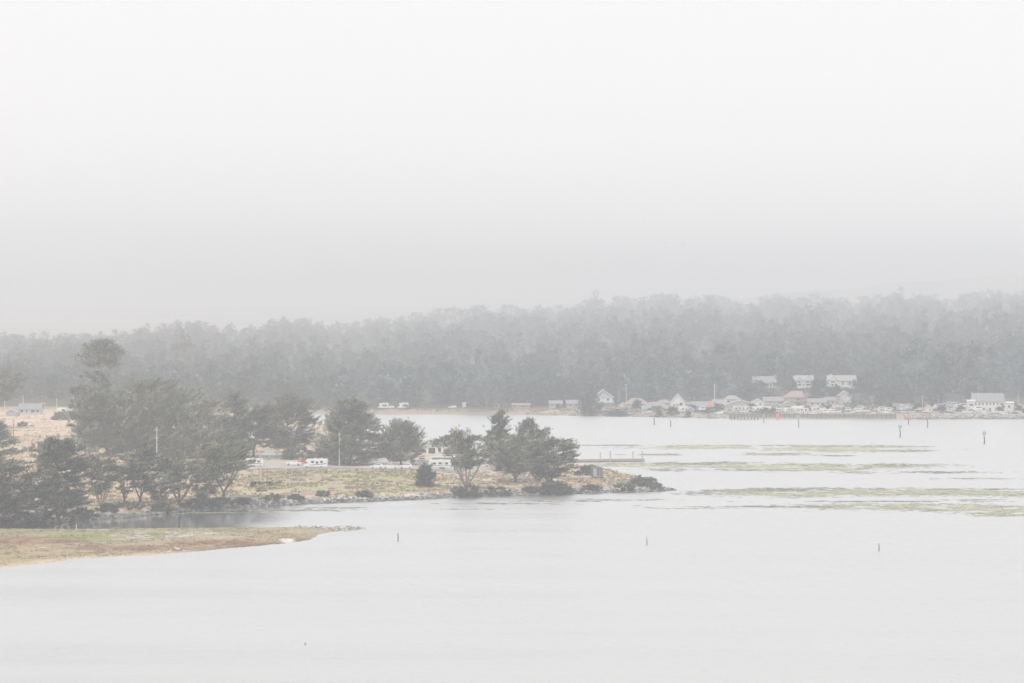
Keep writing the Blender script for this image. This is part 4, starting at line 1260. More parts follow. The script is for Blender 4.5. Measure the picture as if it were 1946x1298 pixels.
house(1316, 772, 20, 9, 'small greenish outbuilding behind the motorhome', 'side', W_GREY, R_GREY, (), .4, 6, name='outbuilding', cat='outbuilding', depth=1790)
place(motorhome('large white motorhome in the middle of the caravan park', 10.5, WHITE, DGREY, cab=False), 1448, 783.5, 0)
place(trailer('white caravan with flat awning and pole', 9, 3.0, WHITE, DGREY, awning=WHITE2), 1520, 782, 0)
place(trailer('white caravan with tapered rear behind the dark bush', 6.5, 3.2, WHITE, DGREY), 1553, 784, .1)
place(motorhome('white motorhome with rounded nose, highest in the park', 7, WHITE, DGREY), 1577, 780, math.pi)
place(car('red car near the big signal red board', RED, False), 1481, 784, 0)
house(1470, 769, 36, 14, 'grey house with small end gable above the caravans', 'side', W_PALE, R_GREY, ((.3, .38, .3, .8), (.5, .58, .3, .8), (.7, .78, .3, .8)), .5, 8, depth=1800)
house(1520, 762, 58, 20, 'house with broad faded red roof under the upper houses', 'hip', W_PINK, R_PINK, ((.4, .5, .3, .8),), .6, 10, depth=1822)
house(1497, 774, 28, 13, 'small house with tan gable roof', 'front', W_TAN, R_TAN, ((.3, .7, .3, .8),), .5, 7, depth=1775)
house(1553, 771, 34, 13, 'white and green cottage with grey roof', 'side', W_WHITE, R_GREY, ((.15, .3, .2, .8), (.5, .6, .2, .8), (.75, .88, .2, .8)), .5, 7, depth=1790)
house(1606, 764, 24, 22, 'plain white gable house half hidden by the broad conifer', 'front', W_WHITE, R_TAN, (), .4, 9, depth=1815)
# upper houses among the trees
house(1454, 737, 44, 21, 'upper house with white end gable and dark windows', 'side', W_TAN, R_GREY, ((.55, .66, .2, .8), (.70, .80, .2, .8), (.84, .94, .2, .8)), .5, 9, chim=.95)
house(1527, 738, 37, 24, 'white upper house with two gables and windows', 'side', W_WHITE, R_TAN, ((.06, .16, .3, .75), (.22, .38, .35, .8), (.48, .54, .3, .75), (.62, .82, .35, .8)), .4, 9)
house(1600, 738, 54, 24, 'long white upper house with big arched windows', 'side', W_WHITE, R_TAN, ((.12, .22, .3, .95), (.24, .34, .3, .95), (.5, .56, .4, .9), (.74, .82, .4, .9), (.86, .94, .4, .9)), .38, 9, chim=.14)
house(1765, 784, 14, 14, 'small white house with brown gable behind the rock wall', 'front', W_WHITE, R_BROWN, ((.5, .75, .4, .8),), .4, 6, depth=1745)
house(1879, 785, 58, 35, 'long white two storey building with grey roof', 'side', W_WHITE, R_GREY, tuple((.04 + .12 * i, .10 + .12 * i, .62, .85) for i in range(8)) + tuple((.1 + .2 * i, .18 + .2 * i, .12, .4) for i in range(4)), .40, 12, depth=1750, name='harbour_building', cat='building')
house(1846, 786, 14, 24, 'white side wing at the left of the two storey building', 'side', W_WHITE, WHITE2, ((.2, .8, .6, .8),), .1, 6, depth=1745, name='side_wing', cat='building', over=.3)
house(1915, 785, 24, 20, 'white flat roofed annexe at the right of the two storey building', 'side', W_WHITE, WHITE2, ((.1, .3, .5, .8), (.5, .7, .5, .8)), .12, 8, depth=1750, name='annexe', cat='building', over=.3)
house(1845, 788, 18, 11, 'tan roofed shed in front of the two storey building', 'front', W_TAN, R_TAN, (), .5, 6, depth=1735, name='shed', cat='shed')
house(1705, 778, 20, 12, 'white shed with flat roof behind the moored boats', 'side', W_WHITE, WHITE2, ((.2, .4, .3, .8),), .15, 6, depth=1760, name='boat_shed', cat='shed')

# ------------------------------------------------------------------ gables of the twin gabled house, signs
def add_gable(root_px, row, cx, wpx, zb_row, zt_row, depth, parent, wall=W_WHITE):
    """a projecting front gable on an existing house (part of it)"""
    x, y, zb = at_depth(cx, zb_row, depth)
    zt = at_depth(cx, zt_row, depth)[2]
    w = wpx / F * depth
    o = parent.location
    yy = -4.9
    lx = x - o.x
    zb -= o.z; zt -= o.z
    MB().prism([(lx - w / 2, zb - 2.4), (lx + w / 2, zb - 2.4), (lx + w / 2, zb), (lx, zt), (lx - w / 2, zb)], yy, yy + 3).build('gable', wall, parent)
    b = MB()
    for s in (-1, 1):
        b.prism([(lx, zt + .03), (lx + s * (w / 2 + .4), zb - .2), (lx + s * (w / 2 + .4), zb + .05), (lx, zt + .28)], yy - .4, yy + 3.2)
    b.build('gable_roof', WHITE, parent)
    window(parent, lx - w * .25, lx + w * .25, zb - 1.7, zb - .3, yy)

for o in list(COL.objects):
    if o.get('label') == 'white upper house with two gables and windows':
        add_gable(0, 0, 1535, 17, 722, 714, o.location.y - 4.7, o)
        add_gable(0, 0, 1519, 12, 722, 717, o.location.y - 4.7, o)
    if o.get('label') == 'long white upper house with big arched windows':
        add_gable(0, 0, 1583, 17, 722, 714.5, o.location.y - 4.7, o)

def board_sign(px, by, ty, wpx, hpx, label, m=ORANGE, depth=None):
    p = spot(px, by, depth)
    k = p.y / F
    H = (by - ty) * k
    r = empty('signal_board', p, 0, label, 'sign')
    MB().tube([(0, .12, -.5), (0, .12, H * .9)], .12, 6).build('post', PILE, r)
    MB().box(-wpx * k / 2, wpx * k / 2, -.05, .0, H - hpx * k, H).build('board', m, r)
board_sign(1348, 778, 756, 6, 10, 'signal red board on a post above the motorhome at the bend', depth=1745)
board_sign(1478, 797, 784, 6.5, 11, 'big signal red board at the water by the timber wall', depth=1703)

# ------------------------------------------------------------------ timber harbour wall, each pile its own part
def harbour_wall():
    a = Vector((*on_plane(1386, 795.8), 0)); b = Vector((*on_plane(1702, 797.4), 0))
    n = (b - a)
    L = n.length
    ang = math.atan2(n.y, n.x)
    r = empty('harbour_wall', a, ang, 'dark timber sea wall with upright piles below the boats', 'sea wall')
    MB().box(0, L, .4, .8, -1.5, 2.5).build('planking', WOOD, r)
    MB().box(0, L, .1, 1.0, 2.503, 2.75).build('cap_beam', mat('cap_timber', (.36, .32, .29), .9), r)
    pm = None
    k = int(L / 2.4)
    for i in range(k + 1):
        if pm is None:
            o = MB().tube([(0, 0, -1.5), (0, 0, 3.1)], .2, 6).build('pile', PILE, r)
            pm = o.data
        else:
            o = link('pile', pm, r)
        o.location = (i * L / k, .18, random.uniform(-.4, .1))
harbour_wall()
# fixed finger of dark piles at the left end of the wall
def pier():
    p = Vector((*on_plane(1415, 797.5), 0))
    r = empty('pier_landing', p, 0, 'low dark landing stage at the left end of the timber wall', 'pier')
    MB().box(-7.5, 7.5, -1.5, 1.5, 1.6, 1.9).build('deck', WOOD, r)
    for i in range(9):
        for y in (-1.2, 1.2):
            MB().tube([(-7 + i * 1.75, y, -1.5), (-7 + i * 1.75, y, 2.6 if i % 2 else 1.59)], .2, 6).build('pile', PILE, r)
pier()

# ------------------------------------------------------------------ white mooring posts and boats behind the wall
for i, px in enumerate((1517, 1521, 1525, 1529, 1533, 1538, 1543)):
    pole(px, 791, 781, 'white mooring post of the tight cluster by the timber wall', (), 'mooring_post', WHITE, .28, depth=1722, cat='post')['group'] = 'white mooring posts'
BO = [
    (1562, 789, 9, WHITE, 0, None, 'white runabout left of the yellow boat'), (1583, 789.5, 7.5, YELLOW, 0, None, 'pale yellow hulled boat at the timber wall'),
    (1597, 786, 8, WHITE, 3.5, None, 'white boat with short mast behind the yellow one'), (1611, 789.5, 8.5, TEALB, 4, WHITE2, 'sea green boat with canopy in the middle of the row'),
    (1633, 789, 10, WHITE, 4.5, BLUEC, 'largest white cabin cruiser at the wall'), (1652, 788, 7.5, WHITE, 2, None, 'small white boat right of the cabin cruiser'),
    (1664, 787, 6.5, WHITE2, 2.5, None, 'little grey white boat with stub mast'), (1676, 788.5, 9, WHITE, 0, WHITE2, 'white boat under a pale cover'),
    (1689, 790, 8, R_TAN, 2, None, 'tan hulled work boat near the end of the timber wall'), (1704, 787, 10, WHITE, 0, DGREY, 'white boat with dark canopy near the red beacons'),
    (1717, 788.5, 8, BLUEC, 0, None, 'dark hulled boat behind the red beacons'), (1729, 787, 7, WHITE, 3, None, 'white boat with thin mast between the red beacons'),
    (1747, 788, 6, WHITE, 0, None, 'small white boat in front of the gabled house'), (1783, 787, 10, WHITE, 7, None, 'white fishing boat with tall mast and outriggers'),
    (1793, 789, 9, WHITE2, 6, None, 'second fishing boat with outriggers beside the tall masted one'), (1812, 786, 10, WHITE, 0, WHITE2, 'white boat with broad canopy behind the rock wall'),
    (1831, 787, 11, WHITE, 5, None, 'big white boat with flared bow behind the rock wall'), (1899, 783, 10, WHITE, 0, WHITE2, 'white cabin boat in front of the two storey building'),
    (1866, 788, 6, WHITE, 0, None, 'small white boat near the foot of the tall mast'), (1940, 788, 8, WHITE, 0, None, 'white boat at the right edge of the picture')]
for i, (px, by, L, hm, ms_, tp, lab) in enumerate(BO):
    place(boat(lab, L, hm, True, ms_, tp, True, outrig='outrigger' in lab), px, by, (0.1 if i % 3 else math.pi - .15), depth=1735 + (790 - by) * 9)
place(boat('sailing boat with very tall pale mast before the two storey building', 10, WHITE, True, 15, None, True, 'sailing_boat'), 1860, 787, .1, depth=1738)
for i, (px, by, c, lab) in enumerate(((1887, 788, WHITE, 'white car left of the cabin boat'), (1906, 789, WHITE, 'white car right of the cabin boat'), (1858, 789.5, STEEL, 'silver car under the tall mast'), (1873, 789, WHITE, 'white car beside the tall mast'),
                                      (1926, 789, DGREY, 'dark car in front of the bushes at the annexe'), (1756, 789, DGREY, 'dark car beside the small gabled house'), (1804, 789, DGREY, 'dark car between the fishing boats and the canopied boat'),
                                      (1545, 788, WHITE2, 'pale car right of the white mooring posts'), (1505, 787, STEEL, 'silver car left of the white mooring posts'))):
    place(car(lab, c, i % 2 == 0), px, by, R(random.choice((0, 180, 20))), depth=1728)
pole(1753, 789, 752, 'pole beside the small gabled house', (), depth=1750, r0=.18)
pole(1935, 785, 750, 'pole at the right end of the annexe', (), depth=1760, r0=.18)
pole(1697, 786, 765, 'pole among the boats at the end of the timber wall', (), depth=1740, r0=.14)

# ------------------------------------------------------------------ channel markers standing in the water
def beacon(px, by, ty, label, kind=None, m=None, r0=.28, tip=0, cat='channel marker', wpx=None):
    x, y = on_plane(px, by)
    k = y / F
    H = (by - ty) * k
    r = empty('channel_marker', (x, y, 0), 0, label, cat)
    top = H * (0.62 if kind else 1.0)
    MB().tube([(0, 0, -2.5), (.04 * H, 0, top * .55), (.0, 0, top + (.2 if kind else 0))], [r0, r0 * .9, r0 * .85], 8).build('pile', PILE, r)
    w = (wpx or 6) * k / 2
    hh = w * 2
    if kind == 'square':
        MB().box(-w, w, -r0 - .08, -r0 * .9, H - hh, H).build('board', m, r)
        MB().tube([(.1 * w, 0, H * .6), (.6 * w, 0, H + .7)], .05, 4).build('light_bracket', STEEL, r)
    elif kind == 'triangle':
        MB().prism([(-w, H - hh), (w, H - hh), (0, H)], -r0 - .08, -r0 * .9).build('board', m, r)
    elif kind == 'frame':
        MB().tube([(-w, 0, H), (w, 0, H), (0, 0, H - hh), (-w, 0, H)], .06, 4).build('board', WHITE2, r)
    return r
beacon(1243, 807.5, 794, 'bare dark pile, left of the pair off the far shore')
beacon(1274, 811, 792, 'dark pile topped by a white open triangle', 'frame')
beacon(1451, 804, 788, 'small green board marker close to the timber wall', 'square', GREENS, .2, wpx=4)
beacon(1517, 812, 789, 'green board marker in front of the white mooring posts', 'square', GREENS, .24, wpx=6)
beacon(1710, 830.5, 808, 'green board marker nearer than the two red ones', 'square', GREENS, .3, wpx=6.5)
beacon(1726, 807, 786, 'red triangle marker, left of the two red ones', 'triangle', ORANGE, .28, wpx=9)
beacon(1762, 812.5, 787, 'red square topped marker, right of the two red ones', 'square', ORANGE, .28, wpx=5)
beacon(1870, 844, 820, 'rightmost green board marker, standing nearest', 'square', GREENS, .32, wpx=6.5)
beacon(756, 1029, 1013, 'thin dark stake in open water right of the marsh', None, None, .14, cat='stake')
beacon(1670, 1047.5, 1033, 'thin broken dark stake in open water, lower right', None, None, .12, cat='stake')
beacon(1229, 1036, 1024, 'thin pale stake with a bird on top in mid water', None, None, .11, cat='stake')

def buoy(px, py, hpx, label, m, name='buoy', can=True):
    x, y = on_plane(px, py)
    h = hpx * y / F
    r = empty(name, (x, y, 0), 0, label, 'buoy')
    prof = [(.30, -.2), (.42, 0), (.40, .35), (.22, .55), (.15, .8), (.05, 1.0)] if not can else [(.3, -.2), (.36, 0), (.36, .6), (.3, .7), (.12, .75), (.1, 1.0)]
    MB().tube([(0, 0, z * h) for _, z in prof], [q * h for q, _ in prof], 10).build('float', m, r, True)
    MB().tube([(0, 0, h), (0, 0, h * 1.12)], .05 * h, 5).build('top_ring', STEEL, r)
buoy(873, 810, 5, 'small red cone buoy beyond the point', mat('faded_red', (.62, .30, .26), .8), can=False)
buoy(919, 812, 6, 'small dark green can buoy beyond the point', GREENS)
buoy(1157, 813, 4, 'tiny white mooring buoy in mid bay', WHITE, can=False)
buoy(580, 1225, 5.5, 'small faded orange float in the near water', mat('faded_orange', (.52, .42, .36), .8), can=False)

# ------------------------------------------------------------------ fishing dock beyond the tip
def dock():
    x0, y0 = on_plane(1078, 878.5); x1, y1 = on_plane(1221, 876.5)
    a = Vector((x0, y0, 0)); d = Vector((x1 - x0, y1 - y0, 0)); L = d.length
    r = empty('floating_dock', a, math.atan2(d.y, d.x), 'long pale timber dock with tall white capped piles behind the tip', 'dock')
    MB().box(0, L, -2.5, 2.5, .12, .98).build('float', PALEWOOD, r)
    pl = None
    n = int(L / 0.6)
    for i in range(n):
        if pl is None:
            o = MB().box(0, .58, -2.55, 2.55, .983, 1.06).build('plank', PALEWOOD, r); pl = o.data
        else:
            o = link('plank', pl, r)
        o.location = (i * L / n, 0, random.uniform(0, .01))
    for px, by, ty, side in ((1087, 877, 866, 1), (1145, 874, 856.5, 1), (1155, 879, 858, -1), (1207, 873.5, 855, 1), (1216, 878, 857.5, -1)):
        t = (px - 1078) / 143.0
        h = (by - ty) * y0 / F
        p = MB().tube([(t * L, side * 2.85, -2), (t * L, side * 2.85, h)], .26, 8).build('pile', POLE, r)
        MB().tube([(t * L, side * 2.85, h + .003), (t * L, side * 2.85, h + .25), (t * L, side * 2.85, h + .7)], [.45, .42, .06], 8).build('cap', WHITE, p)
    MB().box(.2, L - .2, -2.62, -2.503, .02, .3).build('fender', PILE, r)
dock()

# ------------------------------------------------------------------ road and path
def ribbon(name, pts, width, m, dz=.12):
    xs = []
    P = [hit(*p) for p in pts]
    C = []
    for i in range(len(P) - 1):
        n = max(2, int((P[i + 1] - P[i]).length / 1.5))
        for j in range(n):
            C.append(P[i].lerp(P[i + 1], j / n))
    C.append(P[-1])
    for _ in range(6):
        C = [C[0]] + [(C[i - 1] + C[i] * 2 + C[i + 1]) / 4 for i in range(1, len(C) - 1)] + [C[-1]]
    V, Fc = [], []
    K = 5
    for i, c in enumerate(C):
        d = (C[min(i + 1, len(C) - 1)] - C[max(i - 1, 0)]); d.z = 0; d.normalize()
        s = Vector((-d.y, d.x, 0))
        for k in range(K):
            q = c + s * width * (k / (K - 1) - .5) * (1 + .12 * math.sin(i * .7 + k))
            V.append((q.x, q.y))
    A = np.array(V)
    Z = terrain(A[:, 0], A[:, 1]) + dz
    for i in range(len(C) - 1):
        for k in range(K - 1):
            q = i * K + k
            Fc.append((q, q + 1, q + K + 1, q + K))
    b = MB().add([(x, y, float(z)) for (x, y), z in zip(V, Z)], Fc)
    o = b.build(name, m, None, True)
    tag(o, kind='structure')
ribbon('road', [(60, 968), (140, 962), (205, 957.5), (300, 953), (380, 949.5), (450, 945), (540, 941)], 5.5, ASPH)
ribbon('path', [(540, 941), (640, 935.5), (760, 930.5), (860, 927), (940, 922.5), (1010, 917.5), (1070, 913)], 4.0, DIRT)
ribbon('road', [(930, 906), (1000, 910), (1060, 909), (1100, 907), (1140, 911), (1185, 917.5)], 7.0, ASPH)
ribbon('road', [(470, 893), (600, 890), (700, 891), (830, 893), (930, 906)], 6.0, ASPH)

# ------------------------------------------------------------------ rocks
def ico():
    t = (1 + 5 ** .5) / 2
    v = np.array([(-1, t, 0), (1, t, 0), (-1, -t, 0), (1, -t, 0), (0, -1, t), (0, 1, t), (0, -1, -t), (0, 1, -t), (t, 0, -1), (t, 0, 1), (-t, 0, -1), (-t, 0, 1)], float)
    v /= np.linalg.norm(v[0])
    f = np.array([(0, 11, 5), (0, 5, 1), (0, 1, 7), (0, 7, 10), (0, 10, 11), (1, 5, 9), (5, 11, 4), (11, 10, 2), (10, 7, 6), (7, 1, 8), (3, 9, 4), (3, 4, 2), (3, 2, 6), (3, 6, 8), (3, 8, 9), (4, 9, 5), (2, 4, 11), (6, 2, 10), (8, 6, 7), (9, 8, 1)])
    return v, f
IV, IF = ico()

def rock_field(name, pts, smin, smax, pale, label, inland, seed, n):
    rng = np.random.default_rng(seed)
    W = np.array([on_plane(*p) for p in pts])
    seg = np.linalg.norm(np.diff(W, axis=0), axis=1); cum = np.concatenate([[0], np.cumsum(seg)])
    u = rng.random(n) * cum[-1]
    x = np.interp(u, cum, W[:, 0]); y = np.interp(u, cum, W[:, 1])
    off = inland[0] + (inland[1] - inland[0]) * rng.random(n)
    y = y + off; x = x + rng.normal(0, .4, n)
    z = np.maximum(terrain(x, y), -.2)
    s = smin + (smax - smin) * rng.random(n) ** 2.2
    V, C = [], []
    for i in range(n):
        v = IV * (1 + rng.normal(0, .16, (12, 1))) * s[i] * np.array([1.15, 1, .72])
        a = rng.random() * 6.28
        v = np.stack([v[:, 0] * math.cos(a) - v[:, 1] * math.sin(a), v[:, 0] * math.sin(a) + v[:, 1] * math.cos(a), v[:, 2]], 1) + [x[i], y[i], z[i] + s[i] * .2]
        V.append(v[IF].reshape(-1, 3))
        g = pale[0] + (pale[1] - pale[0]) * rng.random() ** 1.3
        if z[i] < .55:
            g *= .5                               # algae covered below the tide line
        C.append(np.tile(np.array([g, g * .95, g * .88]), (60, 1)))
    o = link(name, tris_mesh(name, np.concatenate(V), ROCKM, np.concatenate(C)))
    tag(o, label, 'rocks', kind='stuff')
rock_field('riprap_rocks', near_shore[5:20], .25, .8, (.18, .78), 'band of broken grey and white rocks along the shore of the point', (-.5, 5.0), 1, 3600)
rock_field('rock_wall', far_right[:4], .5, 1.2, (.30, .50), 'sloping rock wall along the far harbour on the right', (-.5, 9.0), 2, 1500)
rock_field('beach_stones', near_shore[40:45], .3, .8, (.30, .55), 'stony strip along the far beach', (-.5, 5.0), 4, 500)
rngb = np.random.default_rng(9)
for i in range(34):
    px = 1112 + 158 * (i + rngb.random() * .8) / 34
    x, y = on_plane(px, np.interp(px, [1100, 1200, 1275], [938.2, 935.2, 932.2])); y += 1.2 + rngb.random() * 2
    s = .45 + .5 * rngb.random()
    v = IV * (1 + rngb.normal(0, .15, (12, 1))) * s * np.array([1.25, 1, .8])
    g = .42 + .25 * rngb.random()
    me = tris_mesh('boulder', v[IF].reshape(-1, 3), ROCKM, np.tile([g, g * .96, g * .88], (60, 1)))
    o = link('boulder', me); o.location = (x, y, max(gz(x, y), .1) + s * .3); o.rotation_euler = (0, 0, rngb.random() * 6)
    tag(o, 'whitish boulder in the row along the very tip', 'boulder', 'white boulders at the tip')

# ------------------------------------------------------------------ low scrub and grass (nobody could count it)
GRASSM = mat('grass_blades', (1, 1, 1), 0.95, 0.1, 1.0, 0.05, attr='col')
def tufts(name, label, n, reg, hmin, hmax, seed, wid=.5, test=None, tint=(.75, 1.25)):
    rng = np.random.default_rng(seed)
    px = rng.uniform(reg[0], reg[1], n); py = rng.uniform(reg[2], reg[3], n)
    A = np.array([on_plane(a, b, 2.0 if reg[3] < 990 else .3) for a, b in zip(px, py)])
    x, y = A[:, 0], A[:, 1]
    z = terrain(x, y)
    keep = test(x, y, z, pxcol(x, y)) & (rng.random(n) < sstep(.30, .55, fbm(x / 8, y / 10, 3)))
    x, y, z = x[keep], y[keep], z[keep]
    col = ground_cols(x[None], y[None], z[None])[0]
    m = len(x)
    col = col * rng.uniform(tint[0], tint[1], (m, 1))
    dk = rng.random(m)
    col = np.where((dk < .22)[:, None], np.array((.20, .21, .12)) * rng.uniform(.8, 1.4, (m, 1)), col)
    col = np.where(((dk > .22) & (dk < .32))[:, None], np.array((.30, .24, .20)) * rng.uniform(.8, 1.3, (m, 1)), col)
    K = 5
    V = np.empty((m, K, 3, 3))
    h = rng.uniform(hmin, hmax, (m, 1))
    for k in range(K):
        a = rng.random((m, 1)) * 6.28
        ox, oy = rng.normal(0, wid * .5, (m, 1)), rng.normal(0, wid * .5, (m, 1))
        w = wid * rng.uniform(.4, .9, (m, 1))
        bx, by_ = x[:, None] + ox, y[:, None] + oy
        V[:, k, 0] = np.concatenate([bx - np.cos(a) * w, by_ - np.sin(a) * w, z[:, None] - .08], 1)
        V[:, k, 1] = np.concatenate([bx + np.cos(a) * w, by_ + np.sin(a) * w, z[:, None] - .08], 1)
        V[:, k, 2] = np.concatenate([bx + rng.normal(.1, .2, (m, 1)), by_ + rng.normal(0, .2, (m, 1)), z[:, None] + h * rng.uniform(.6, 1.1, (m, 1))], 1)
    C = np.repeat(col, K * 3, 0)
    o = link(name, tris_mesh(name, V.reshape(-1, 3), GRASSM, C))
    tag(o, label, 'grass', kind='stuff')
tufts('scrub_grass', 'rough dry grass and low scrub covering the point', 22000, (-60, 1262, 884, 962), .15, .75, 1, .55, lambda x, y, z, p: (z > 1.1) & (y > 940) & (y < 1180) & ~((p > 430) & (p < 980) & (y > 1118)))
tufts('field_grass', 'sparse tufts in the hay field and along the far bank', 6000, (-60, 560, 796, 884), .15, .5, 2, .6, lambda x, y, z, p: (z > 1.1) & (y > 1180) & (y < 1700), (.85, 1.15))
tufts('bank_grass', 'dull grass on the far bank', 7000, (560, 1400, 770, 790), .3, .9, 3, .9, lambda x, y, z, p: (z > 1.3) & (y > 1600) & (y < 1800), (.7, 1.2))
tufts('marsh_grass', 'low salt marsh plants on the near island', 11000, (-60, 600, 1003, 1082), .05, .22, 4, .4, lambda x, y, z, p: (z > .25) & (y < 930), (1.0, 1.35))

# ------------------------------------------------------------------ floating eelgrass (loose blades and mats lying on the water)
def eelgrass():
    rng = np.random.default_rng(21)
    bands = [  # cx, cy, rx, ry, count, dark share
        (1150, 846, 75, 1.2, 70, .9), (1330, 849, 130, 3.6, 800, .25), (1440, 848, 140, 2.6, 420, .5), (1600, 853, 130, 6.0, 1400, .2), (1700, 857, 80, 2.0, 160, .8),
        (1480, 863, 60, 2.4, 200, .4), (1590, 866, 30, 1.2, 60, .9), (1250, 864, 50, 1.8, 90, .6), (1210, 885, 95, 5.0, 700, .2), (1330, 881, 90, 3.4, 420, .8),
        (1440, 886, 120, 6.0, 1100, .25), (1560, 889, 130, 6.5, 1300, .3), (1640, 886, 140, 3.5, 500, .6), (1740, 898, 120, 2.4, 320, .9), (1370, 893, 130, 2.2, 300, .9), (1620, 848, 160, 1.6, 200, .9), (1600, 883, 180, 1.8, 220, .9), (1480, 932, 140, 2.2, 240, .9), (1700, 953, 200, 1.4, 160, .8), (1850, 910, 80, 1.5, 60, .6),
        (1430, 936, 120, 5.0, 500, .45), (1520, 938, 130, 7.0, 1000, .3), (1700, 936, 170, 6.5, 1300, .25), (1880, 938, 140, 6.0, 900, .3), (1560, 929, 160, 2.0, 200, .9), (1850, 930, 110, 2.0, 140, .9),
        (1500, 963, 170, 2.0, 200, .9), (1680, 962, 150, 6.0, 900, .25), (1850, 966, 150, 7.0, 1300, .3), (1930, 977, 90, 5.0, 500, .3), (1900, 950, 120, 1.6, 120, .5),
        (1180, 950, 110, 2.0, 70, .5), (1060, 952, 90, 2.5, 120, .5), (1300, 966, 90, 1.5, 40, .6), (950, 957, 120, 2.0, 80, .8), (560, 970, 120, 2.5, 130, .7), (420, 975, 110, 2.0, 90, .7), (640, 965, 60, 1.5, 50, .8), (900, 968, 60, 1.0, 24, .8)]
    P = []
    for cx, cy_, rx, ry, n, dk in bands:
        n = int(n * 1.5)
        u = rng.normal(0, .5, n); v = rng.normal(0, .45, n)
        px = cx + rx * u; py = cy_ + ry * v + 1.6 * (fbm(px / 60.0, px * 0 + cy_ / 7, 2) - .5) * ry * .5
        ok = rng.random(n) < sstep(.26, .48, fbm(px / 60.0, py / 3.0, 3))
        P.append(np.stack([px[ok], py[ok], np.full(ok.sum(), dk), np.full(ok.sum(), ry)], 1))
    for _ in range(90):     # stray strands in the open water
        P.append(np.array([[rng.uniform(60, 1900), rng.uniform(1010, 1295), .6, .3]]))
    P = np.concatenate(P)
    V, C = [], []
    for px, py, dk, ry in P:
        x, y = on_plane(px, py)
        k = y / F
        w = k * rng.uniform(6, 24) * (1.0 if y > 860 else .6)
        d = (y * y / (F * CAM_H)) * rng.uniform(.3, .75) * (1.0 if y > 860 else .3)
        z = rng.uniform(.006, .05)
        pts = []
        m = 6
        for j in range(m):
            a = 2 * math.pi * j / m
            rr = rng.uniform(.55, 1.1)
            pts.append((x + math.cos(a) * w * rr / 2, y + math.sin(a) * d * rr / 2, z + rng.uniform(-.003, .003)))
        c = np.array((.17, .18, .15)) if rng.random() < dk else np.array((.52, .51, .33))
        c = c * rng.uniform(.8, 1.2)
        for j in range(1, m - 1):
            V += [pts[0], pts[j], pts[j + 1]]
            C += [c, c, c]
    o = link('floating_eelgrass', tris_mesh('floating_eelgrass', np.array(V), mat('eelgrass_mat', (1, 1, 1), .7, .15, .5, .2, attr='col'), np.array(C)))
    tag(o, 'yellow green and dark bands of eelgrass floating on the bay', 'eelgrass', kind='stuff')
eelgrass()

# ------------------------------------------------------------------ birds
def bird_mesh(name, m, s=1.0, tall=1.0, col2=None):
    b = MB()
    # body, neck and head as one tapered surface; legs below
    b.tube([(-.32 * s, 0, .20 * s * tall), (-.22 * s, 0, .21 * s * tall), (-.02 * s, 0, .21 * s * tall), (.14 * s, 0, .25 * s * tall), (.19 * s, 0, .32 * s * tall), (.23 * s, 0, .37 * s * tall), (.30 * s, 0, .37 * s * tall), (.40 * s, 0, .35 * s * tall)],
           [.01 * s, .055 * s, .105 * s, .085 * s, .05 * s, .058 * s, .04 * s, .006 * s], 6)
    for sy in (-1, 1):
        b.tube([(.02 * s, sy * .04 * s, .14 * s * tall), (.02 * s, sy * .04 * s, 0)], .012 * s, 3)
    o = b.build(name, m, None, True)
    return o
BM = [mat('white_feathers', (.78, .77, .75), .9, .05), mat('grey_feathers', (.34, .33, .32), .9, .1), mat('brown_feathers', (.20, .17, .15), .9, .1)]
protos = [bird_mesh('resting_bird', m, 1.1) for m in BM]
rngq = np.random.default_rng(4)
first = [True] * 3
for i in range(130):
    px = rngq.uniform(560, 695) if i % 3 else rngq.uniform(600, 685)
    lo, hi = np.interp(px, [560, 620, 695], [1001.2, 1002.6, 1003.2]), np.interp(px, [560, 600, 650, 695], [1003.5, 1006, 1011, 1006])
    x, y = on_plane(px, rngq.uniform(lo, hi))
    k = int(rngq.choice(3, p=(.55, .28, .17)))
    if first[k]:
        o = protos[k]; first[k] = False
    else:
        o = protos[k].copy(); COL.objects.link(o)
    o.location = (x, y, max(gz(x, y), -.02)); o.rotation_euler = (0, 0, rngq.uniform(0, 6.28)); sc = rngq.uniform(.85, 1.35); o.scale = (sc,) * 3
    tag(o, 'one of the small birds resting together on the mud spit', 'bird', 'flock resting on the mud spit')
for px, py, s, lab in ((303, 1053.5, 2.0, 'white bird at the marsh edge, first of four from the left'), (322, 1052.5, 2.2, 'white bird at the marsh edge, second of four from the left'), (337, 1050, 2.4, 'tallest white bird at the marsh edge, third of four'), (351, 1051, 1.9, 'white bird at the marsh edge, last of four to the right')):
    o = bird_mesh('standing_bird', BM[0], s, 1.15)
    x, y = on_plane(px, py); o.location = (x, y, max(gz(x, y), 0)); o.rotation_euler = (0, 0, rngq.uniform(0, 6))
    tag(o, lab, 'bird')
o = bird_mesh('perched_bird', BM[0], 1.4)
x, y = on_plane(1229, 1036); o.location = (x, y, 12 * y / F); tag(o, 'white bird perched on the pale stake in mid water', 'bird')
for px, py, lab in ((1297, 467, 'tiny bird flying in the fog, right one of two'), (1264, 462, 'tiny bird flying in the fog, left one of two')):
    b = MB().tube([(-.4, 0, 0), (-.1, 0, .02), (.2, 0, .03), (.45, 0, .02)], [.01, .1, .09, .01], 5)
    for s in (-1, 1):
        b.add([(-.1, 0, .05), (.16, 0, .05), (.1, s * .6, .28), (-.05, s * .6, .28), (-.2, s * 1.25, .12)], [(0, 1, 2, 3), (3, 2, 4)])
    o = b.build('flying_bird', BM[1]); o.location = at_depth(px, py, 950); o.rotation_euler = (0, 0, R(70))
    tag(o, lab, 'bird')

